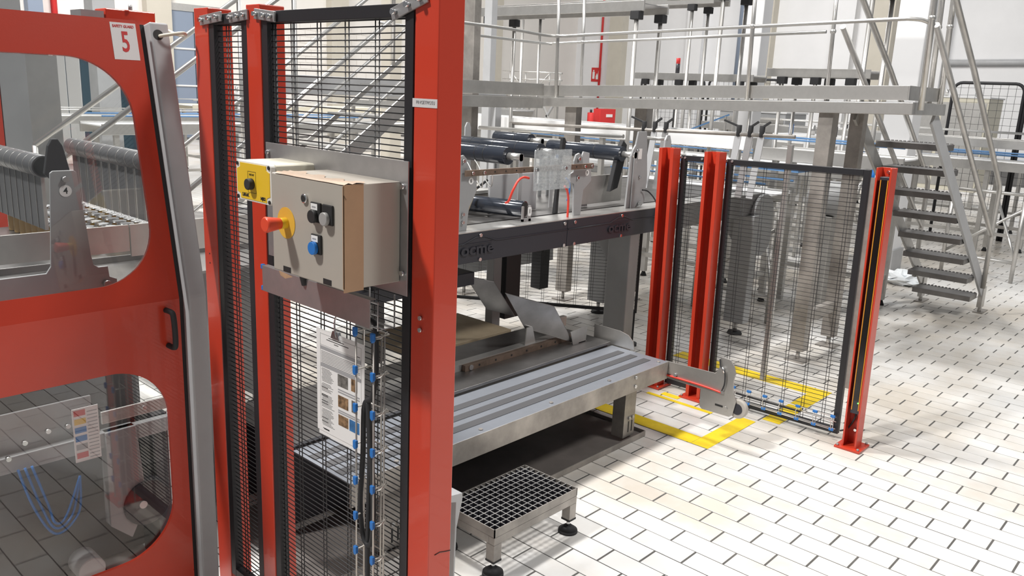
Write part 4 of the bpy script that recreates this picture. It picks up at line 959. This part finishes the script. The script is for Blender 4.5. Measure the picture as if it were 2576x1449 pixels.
# mesh panel set askew behind the packer legs
t = mesh_panel('mesh_fence', 'black mesh panel behind the tilted deflector plates', 0, .03, -1.0, 1.0, .25, .93, (-.9,-.78,-.66,-.54,-.42,-.3,-.18,-.06,.06,.18,.3,.42,.54,.66,.78,.9), .0235, 'black mesh under the conveyor', (0,0,0), fr=.02, r=.0013)
t.location = (4.35, 4.05, 0); t.rotation_euler = (0, 0, .58)
for s in (-.97, .97):
    MB().box(.0,.03,s-.02,s+.02,.02,.26).build('post','black',t); MB().cyl((.015,s,0),(.015,s,.02), .05, 12).build('foot','rubber',t)
tag(MB().box(4.72, 4.82, 4.00, 4.10, .30, .95).build('black_column', 'black', None, .004, loc=(4.77,4.05,.30)), 'short black column hanging under the conveyor far side', 'column')
tag(MB().bar((3.7,4.6,.42),(5.2,4.3,.48), .05, .10).build('cross_beam', 'grey', None, .004, loc=(4.4,4.45,.42)), 'grey cross beam low behind the mesh under conveyor', 'beam')
# service ladder platform in the distance
t = thing('far_platform', 'small far railing with diagonal braces near the back wall', 'railing', (12.0, 10.6, 0))
for a, b in (((12,9.9,2.125),(12,11.4,2.15)),((12,9.9,2.0),(12,11.4,2.0)),((12,10.2,2.12),(12,10.6,1.75)),((12,11.2,2.12),(12,10.7,1.75))): MB().cyl(a, b, .016, 8).build('rail', 'steel2', t)
for y in (9.95, 10.2, 10.5, 10.8, 11.2): MB().cyl((12,y,1.75),(12,y,2.13), .013, 8).build('rail_post', 'steel2', t)
MB().box(11.9, 12.1, 9.9, 11.4, 1.69, 1.75).build('deck', 'steel', t)
for y in (10.0, 10.7, 11.3):
    MB().box(11.97,12.03,y-.03,y+.03,0,1.69).build('leg', 'steel', t)
    MB().bar((12,y,1.65),(12,y+.45,1.0), .05, .03).build('brace', 'grey2', t); MB().bar((12,y+.4,1.65),(12,y,1.0), .05, .03).build('brace', 'steel2', t)
# building columns
def bcol(label, x, y, w, d, mt='pilaster'):
    t = thing('building_column', label, 'column', (x, y, 0), 'columns of the hall'); MB().box(x-w/2, x+w/2, y-d/2, y+d/2, 0, 10).build('shaft', mt, t, .01); MB().box(x-w/2-.02, x+w/2+.02, y-d/2-.02, y+d/2+.02, 0, .25).build('plinth', 'grey2', t)
bcol('wide pale concrete column right of the walkway', 9.6, 3.08, .30, .30, 'wall2')
bcol('pale steel column in the middle distance', 11.95, 6.1, .28, .28, 'wall2')
bcol('grey steel column in the upper left distance', 5.6, 14.3, .35, .35, 'grey2')
bcol('cream column beyond the tall mesh', 11.0, 13.6, .3, .3)
# walls: pilasters and trims
for i, x in enumerate((24.5, 10.9, 4.5, 17.0)):
    struct(MB().box(x-.35, x+.35, 23.7, 24, 0, 11).build('trim_%d' % (i+1), 'pilaster'))
for i, y in enumerate((21.6, 17.8, 14.9, 11.9, 10.6, 8.9)):
    struct(MB().box(29.6, 30, y-.35, y+.35, 0, 11).build('trim_%d' % (i+5), 'wall2' if i % 2 else 'pilaster'))
WB = bpy.data.objects['wall_back']; ORG[WB.name] = Vector((0,0,0))
blk = MB().box(-.195, .195, -.02, .0, -.095, .095); b0 = blk.build('wall_block', 'wall', WB, 0); bmesh_ = b0.data; bpy.data.objects.remove(b0)
for r in range(11):
    for k in range(13):
        o = bpy.data.objects.new('wall_block', bmesh_); C.objects.link(o); o.parent = WB
        o.location = (15.0+.41*k+(.2 if r % 2 else 0), 24, 1.45+.205*r)
t = struct(MB().box(11.2, 12.9, 23.93, 24.0, 0, 3.6).build('door_1', 'bluegrey'))
ORG[t.name] = Vector((0,0,0)); MB().box(11.0, 11.2, 23.9, 24.0, 0, 3.7).build('door_frame', 'whitebelt', t); MB().box(11.0, 13.1, 23.9, 24.0, 3.6, 3.8).build('door_lintel', 'steel2', t)
for z in (1.5, 2.55): MB().cyl((11.3,23.92,z),(12.8,23.92,z), .03, 8).build('push_bar', 'whitebelt', t)
for x in (12.0,): MB().box(x-.01, x+.01, 23.92, 23.93, 0, 3.6).build('door_gap', 'dgrey', t)
tag(MB().cyl((29.9,22.55,0),(29.9,22.55,10), .05, 10).build('fire_pipe', 'redprint', loc=(29.9,22.5,0)), 'thin red pipe up the far wall beside the fire sign', 'pipe')
tag(MB().cyl((8.19,23.8,0),(8.19,23.8,10), .08, 10).build('fire_pipe', 'redprint', loc=(8.19,23.8,0)), 'red pipe on the far wall above the red door', 'pipe')
tag(MB().cyl((29.9,9.9,3.23),(29.9,3.0,3.33), .10, 12).build('wall_pipe', 'grey2', loc=(29.9,6.3,3.2)), 'horizontal grey pipe along the right wall', 'pipe')
tag(MB().cyl((29.66,15.6,0),(29.66,15.6,10), .30, 16).build('down_pipe', 'bluegrey', loc=(29.85,15.6,0)), 'thick dark blue grey down pipe on the far right wall', 'pipe')
tag(MB().box(7.55, 7.90, 23.7, 23.99, 0, 10).build('down_pipe', 'bluegrey', loc=(7.7,23.8,0)), 'dark blue down duct above the red door at left', 'pipe')
t = thing('fire_sign', 'red fire extinguisher sign on the far wall', 'sign', (29.97, 22.9, 2.3))
MB().box(29.97, 29.995, 22.55, 23.05, 2.30, 2.90).build('board', 'redprint', t)
MB().box(29.96, 29.97, 22.86, 22.98, 2.42, 2.72).build('extinguisher_symbol', 'white', t); MB().cyl((29.965,22.92,2.72),(29.965,22.92,2.80), .03, 8).build('nozzle_symbol', 'white', t)
MB().prism([(22.62,2.40),(22.78,2.40),(22.80,2.52),(22.74,2.66),(22.70,2.56),(22.66,2.78),(22.61,2.58)], 'x', 29.96, 29.97).build('flame_symbol', 'white', t)
t = thing('fire_cabinet', 'red fire hose box by the far wall', 'box', (23.8, 17.6, 0)); MB().box(23.4, 24.3, 17.5, 17.8, .5, 1.28).build('body', 'redprint', t, .01); MB().box(23.75,24.1,17.48,17.5,1.0,1.1).build('label','white',t); MB().box(23.5,24.2,17.55,17.75,0,.5).build('stand','steel',t)
t = thing('fire_extinguisher', 'small red fire extinguisher left of the fire hose box', 'extinguisher', (23.0, 17.6, 0)); MB().cyl((23.0,17.6,.62),(23.0,17.6,1.15), .12, 14).build('bottle', 'redprint', t, .02); MB().cyl((23.0,17.6,1.15),(23.0,17.6,1.25), .04, 8).build('valve', 'blackprint', t); MB().box(22.85,23.15,17.5,17.7,0,.62).build('stand','steel',t)
t = thing('blue_chute', 'sloping blue side rail in the middle distance', 'rail', (9, 5.1, 1.12)); MB().bar((9.0,5.44,1.38),(9.0,4.84,1.62), .016, .016).build('rail', 'railblue', t)
for y, z in ((5.4,1.39),(4.88,1.60)): MB().box(8.99,9.01,y-.01,y+.01,1.12,z).build('support', 'steel', t)
t = thing('signal_lamp', 'red and black signal lamp on a thin pole in the distance', 'lamp', (16.0, 9.95, 0)); MB().cyl((16,9.95,0),(16,9.95,2.3), .02, 8).build('pole', 'blackprint', t); MB().cyl((16,9.95,2.3),(16,9.95,2.5), .045, 10).build('housing', 'dgrey', t); MB().cyl((16,9.95,2.5),(16,9.95,2.62), .045, 10).build('red_lens', 'redprint', t)
t = thing('shutter', 'red panel door with white line square at far left', 'panel', (9.0, 23.0, 0)); MB().box(8.0, 10.4, 22.9, 23.0, 0, 1.6).build('panel', 'pink', t)
for a in ((8.9,9.5,.95,1.0),(8.9,8.95,.95,1.5),(8.9,9.5,1.45,1.5),(9.45,9.5,.95,1.5)): MB().box(a[0],a[1],22.88,22.9,a[2],a[3]).build('line', 'white', t)
bg = MB().sphere((8.9,2.62,.075), .15, 16, 10, .55)
_r3 = random.Random(5); bg.v = [(8.9+(v[0]-8.9)*(q := _r3.uniform(.65, 1.15)), 2.62+(v[1]-2.62)*q*1.3, max(.002, v[2]*_r3.uniform(.6, 1.05))) for v in bg.v]; bg.sm = [False]*len(bg.sm)
tag(bg.build('plastic_bag', 'bag', loc=(8.9,2.62,0)), 'crumpled clear plastic bag on the floor behind the stair', 'bag')
t = tag(MB().tube(spline([(8.2,2.95,1.35),(8.22,2.85,1.25),(8.2,2.82,1.12),(8.2,2.84,1.02)]), .018, 8).build('hose', 'blue', loc=(8.2,2.9,1.0)), 'bright blue hose hanging behind the top stair tread', 'hose')
# ================================================================== MACHINE INSIDE THE DOOR
t = thing('divider_plate', 'grey steel plate with a number 4 sticker behind the door window', 'plate', (.8, 2.62, 1.05))
pl = [(.20,1.05),(1.02,1.05),(1.02,1.165),(.998,1.175),(.995,1.209),(.966,1.209),(.953,1.219),(.948,1.249),(.940,1.351),(.925,1.505),(.918,1.511),(.860,1.511),(.852,1.505),(.842,1.36),(.832,1.228),(.818,1.208),(.20,1.206)]
MB().prism(pl, 'y', 2.62, 2.628).build('plate', 'grey', t, .0015); sticker(t, .890, 2.6195, 1.451, '4', .0175)
MB().cyl((.89,2.62,1.486),(.89,2.605,1.486), .009, 8).build('bolt', 'zinc', t); MB().cyl((.985,2.62,1.155),(.985,2.60,1.155), .012, 8).build('bolt', 'zinc', t)
MB().box(.2,.26,2.63,2.66,.0,1.06).build('support', 'dgrey', t)
def lane(label, x, y0, y1, z, r, n, zb):
    tt = thing('lane_divider', label, 'divider', (x, (y0+y1)/2, zb), 'strip curtain lane dividers')
    MB().cyl((x,y0,z),(x,y1,z), r, 24).build('tube', 'strap', tt, .002)
    MB().cyl((x,y0-.002,z),(x,y0,z), r*.85, 20).build('bore', 'blackprint', tt)
    for k in range(n):
        y = y0+.06+(y1-y0-.1)*k/(n-1)
        MB().box(x-.004, x+.004, y-.035, y+.033, zb, z).build('curtain_strip', 'strap', tt)
        MB().cyl((x,y-.036,z),(x,y-.033,z), r+.001, 24).build('strip_band', 'steel2', tt)
        MB().box(x-.006, x+.006, y-.036, y-.033, zb, z).build('strip_edge', 'steel2', tt)
lane('strip curtain on a dark tube left of the number 4 plate', 1.08, 3.38, 4.14, 1.445, .042, 10, 1.20)
lane('strip curtain on a dark tube right of the number 4 plate', 1.42, 3.20, 4.05, 1.462, .038, 10, 1.22)
j0 = thing('jar', 'small glass jar with silver lid in rows on the infeed conveyor', 'jar', (0,0,0), 'jars under the strip curtains')
MB().cyl((0,0,0),(0,0,.085), .031, 16).build('glass', 'amber', j0, .004); MB().cyl((0,0,.085),(0,0,.098), .033, 18).build('lid', 'silver', j0, .002)
MB().cyl((0,0,.098),(0,0,.0985), .020, 14).build('lid_mark', 'greyprint', j0)
first = True
for i in range(7):
    for k in range(10):
        x = 1.155+.072*i; y = 3.36+.074*k+(.036 if i % 2 else 0)
        if abs(x-1.42) < .0001: continue
        if first: j0.location = (x, y, 1.105); ORG[j0.name] = Vector((0,0,0)); first = False
        else: r = copy_thing(j0, (0,0,0)); r.location = (x, y, 1.105)
t = thing('infeed_bed', 'steel infeed bed carrying the jars behind the door', 'conveyor bed', (1.0, 3.5, 0))
MB().box(.3, 2.05, 3.24, 4.12, 1.07, 1.105).build('bed', 'deck', t, .002); MB().box(.3, 1.18, 2.90, 2.91, 1.19, 1.283).build('front_sheet', 'steel', t); MB().box(1.185, 1.75, 2.90, 2.91, 1.17, 1.283).build('front_sheet', 'steel', t)
MB().box(.3,1.75,2.91,3.24,1.07,1.08).build('tray', 'deck', t)
for x in (.4, 1.9): MB().box(x, x+.08, 3.9, 3.98, 0, 1.07).build('leg', 'grey', t)
for x in (.4, 1.5): MB().box(x, x+.08, 3.1, 3.18, 0, 1.07).build('leg', 'grey', t)
t = thing('partition', 'dark grey upright panel behind the door glass', 'panel', (1.47, 4.97, 0)); MB().box(1.41, 1.54, 4.95, 5.01, 0, 2.2).build('panel', 'grey', t)
t = thing('partition', 'bright steel upright panel behind the door glass', 'panel', (1.62, 5.0, 0)); MB().box(1.545, 1.705, 4.98, 5.02, 0, 1.95).build('panel', 'steel2', t)
tag(MB().box(1.32, 1.405, 4.95, 5.03, 0, 2.2).build('red_upright', 'red', loc=(1.36,4.99,0)), 'red upright at the left edge behind the door glass', 'post')
tag(MB().prism([(1.075,1.105),(1.105,1.105),(1.105,1.40),(1.135,1.43),(1.115,1.53),(1.10,1.555),(1.08,1.555),(1.065,1.53),(1.045,1.43),(1.075,1.40)], 'y', 3.27, 3.29).build('stop_lever', 'rubber', None, .003, loc=(1.09,3.28,1.105)), 'black pointed lever behind the number 4 plate', 'lever')
t = bpy.data.objects['door_frame_bar']
MB().box(1.05, 1.20, 2.64, 2.72, 1.90, 1.985).build('top_box', 'red', t, .003); MB().box(.98, 1.045, 2.64, 2.72, 1.955, 1.975).build('top_bracket', 'zinc', t)
MB().cyl((1.12,2.63,1.985),(1.12,2.63,2.0), .006, 8).build('stud', 'zinc', t); MB().box(1.15,1.19,2.58,2.64,1.905,1.93).build('top_arm', 'grey2', t)
# lower door window: frame parts, label, rollers
t = thing('lower_gearbox', 'grey machine gear housing with hoses behind the lower door window', 'machine', (.9, 2.85, 0))
MB().prism([(.99,.25),(1.06,.18),(1.12,.30),(1.10,.60),(.995,.60)], 'y', 2.75, 2.80).build('side_plate', 'grey', t, .003)
MB().box(.20, 1.25, 2.76, 2.79, .545, .60).build('cross_bar', 'grey', t, .003); MB().box(.985, 1.24, 2.75, 2.76, .635, .68).build('cross_bar', 'steel', t, .003)
MB().box(.20, .975, 2.80, 2.81, .555, .73).build('side_frame', 'grey', t, .002)
MB().box(.1, 1.2, 2.95, 3.05, .02, .85).build('cover', mat('dark_grey_cover', (.10,.10,.10), .6), t)  # plain dark grey cover at the back of the housing
for x, z in ((.82,.66),(.75,.64),(.70,.60),(.88,.66),(1.13,.66)): MB().cyl((x,2.76,z),(x,2.745,z), .008, 8).build('bolt', 'silver', t)
MB().cyl((1.12,2.74,.30),(1.12,2.80,.30), .085, 24).build('wheel', 'dgrey', t, .004); MB().cyl((1.10,2.739,.30),(1.10,2.735,.30), .014, 16).build('white_disc', 'white', t)
MB().cyl((.90,2.70,.14),(.90,2.80,.14), .045, 24).build('roller', 'grey2', t, .004)
for q in range(3): MB().tube(spline([(.72+.02*q,2.74,.56),(.75+.02*q,2.72,.42),(.80,2.70,.32+.02*q),(.88-.02*q,2.72,.36),(.90,2.74,.48)]), .004, 6).build('hose', 'blue', t)
lb = MB().box(.892, .974, 2.741, 2.743, .527, .716).build('info_label', 'white', t)
for k, mt in enumerate(('redprint','yellow','blue','blue','greyprint','redprint')): MB().box(.897,.933,2.7402,2.741,.69-.03*k,.71-.03*k).build('label_print', mt, lb)
m = MB()
for k in range(14): m.box(.938,.970,2.7402,2.741,.535+.0125*k,.538+.0125*k)
m.build('label_text', 'greyprint', lb)['kind'] = 'stuff'
for x in (.15, 1.18): MB().box(x,x+.05,2.80,2.95,0,.6).build('leg','dgrey',t)
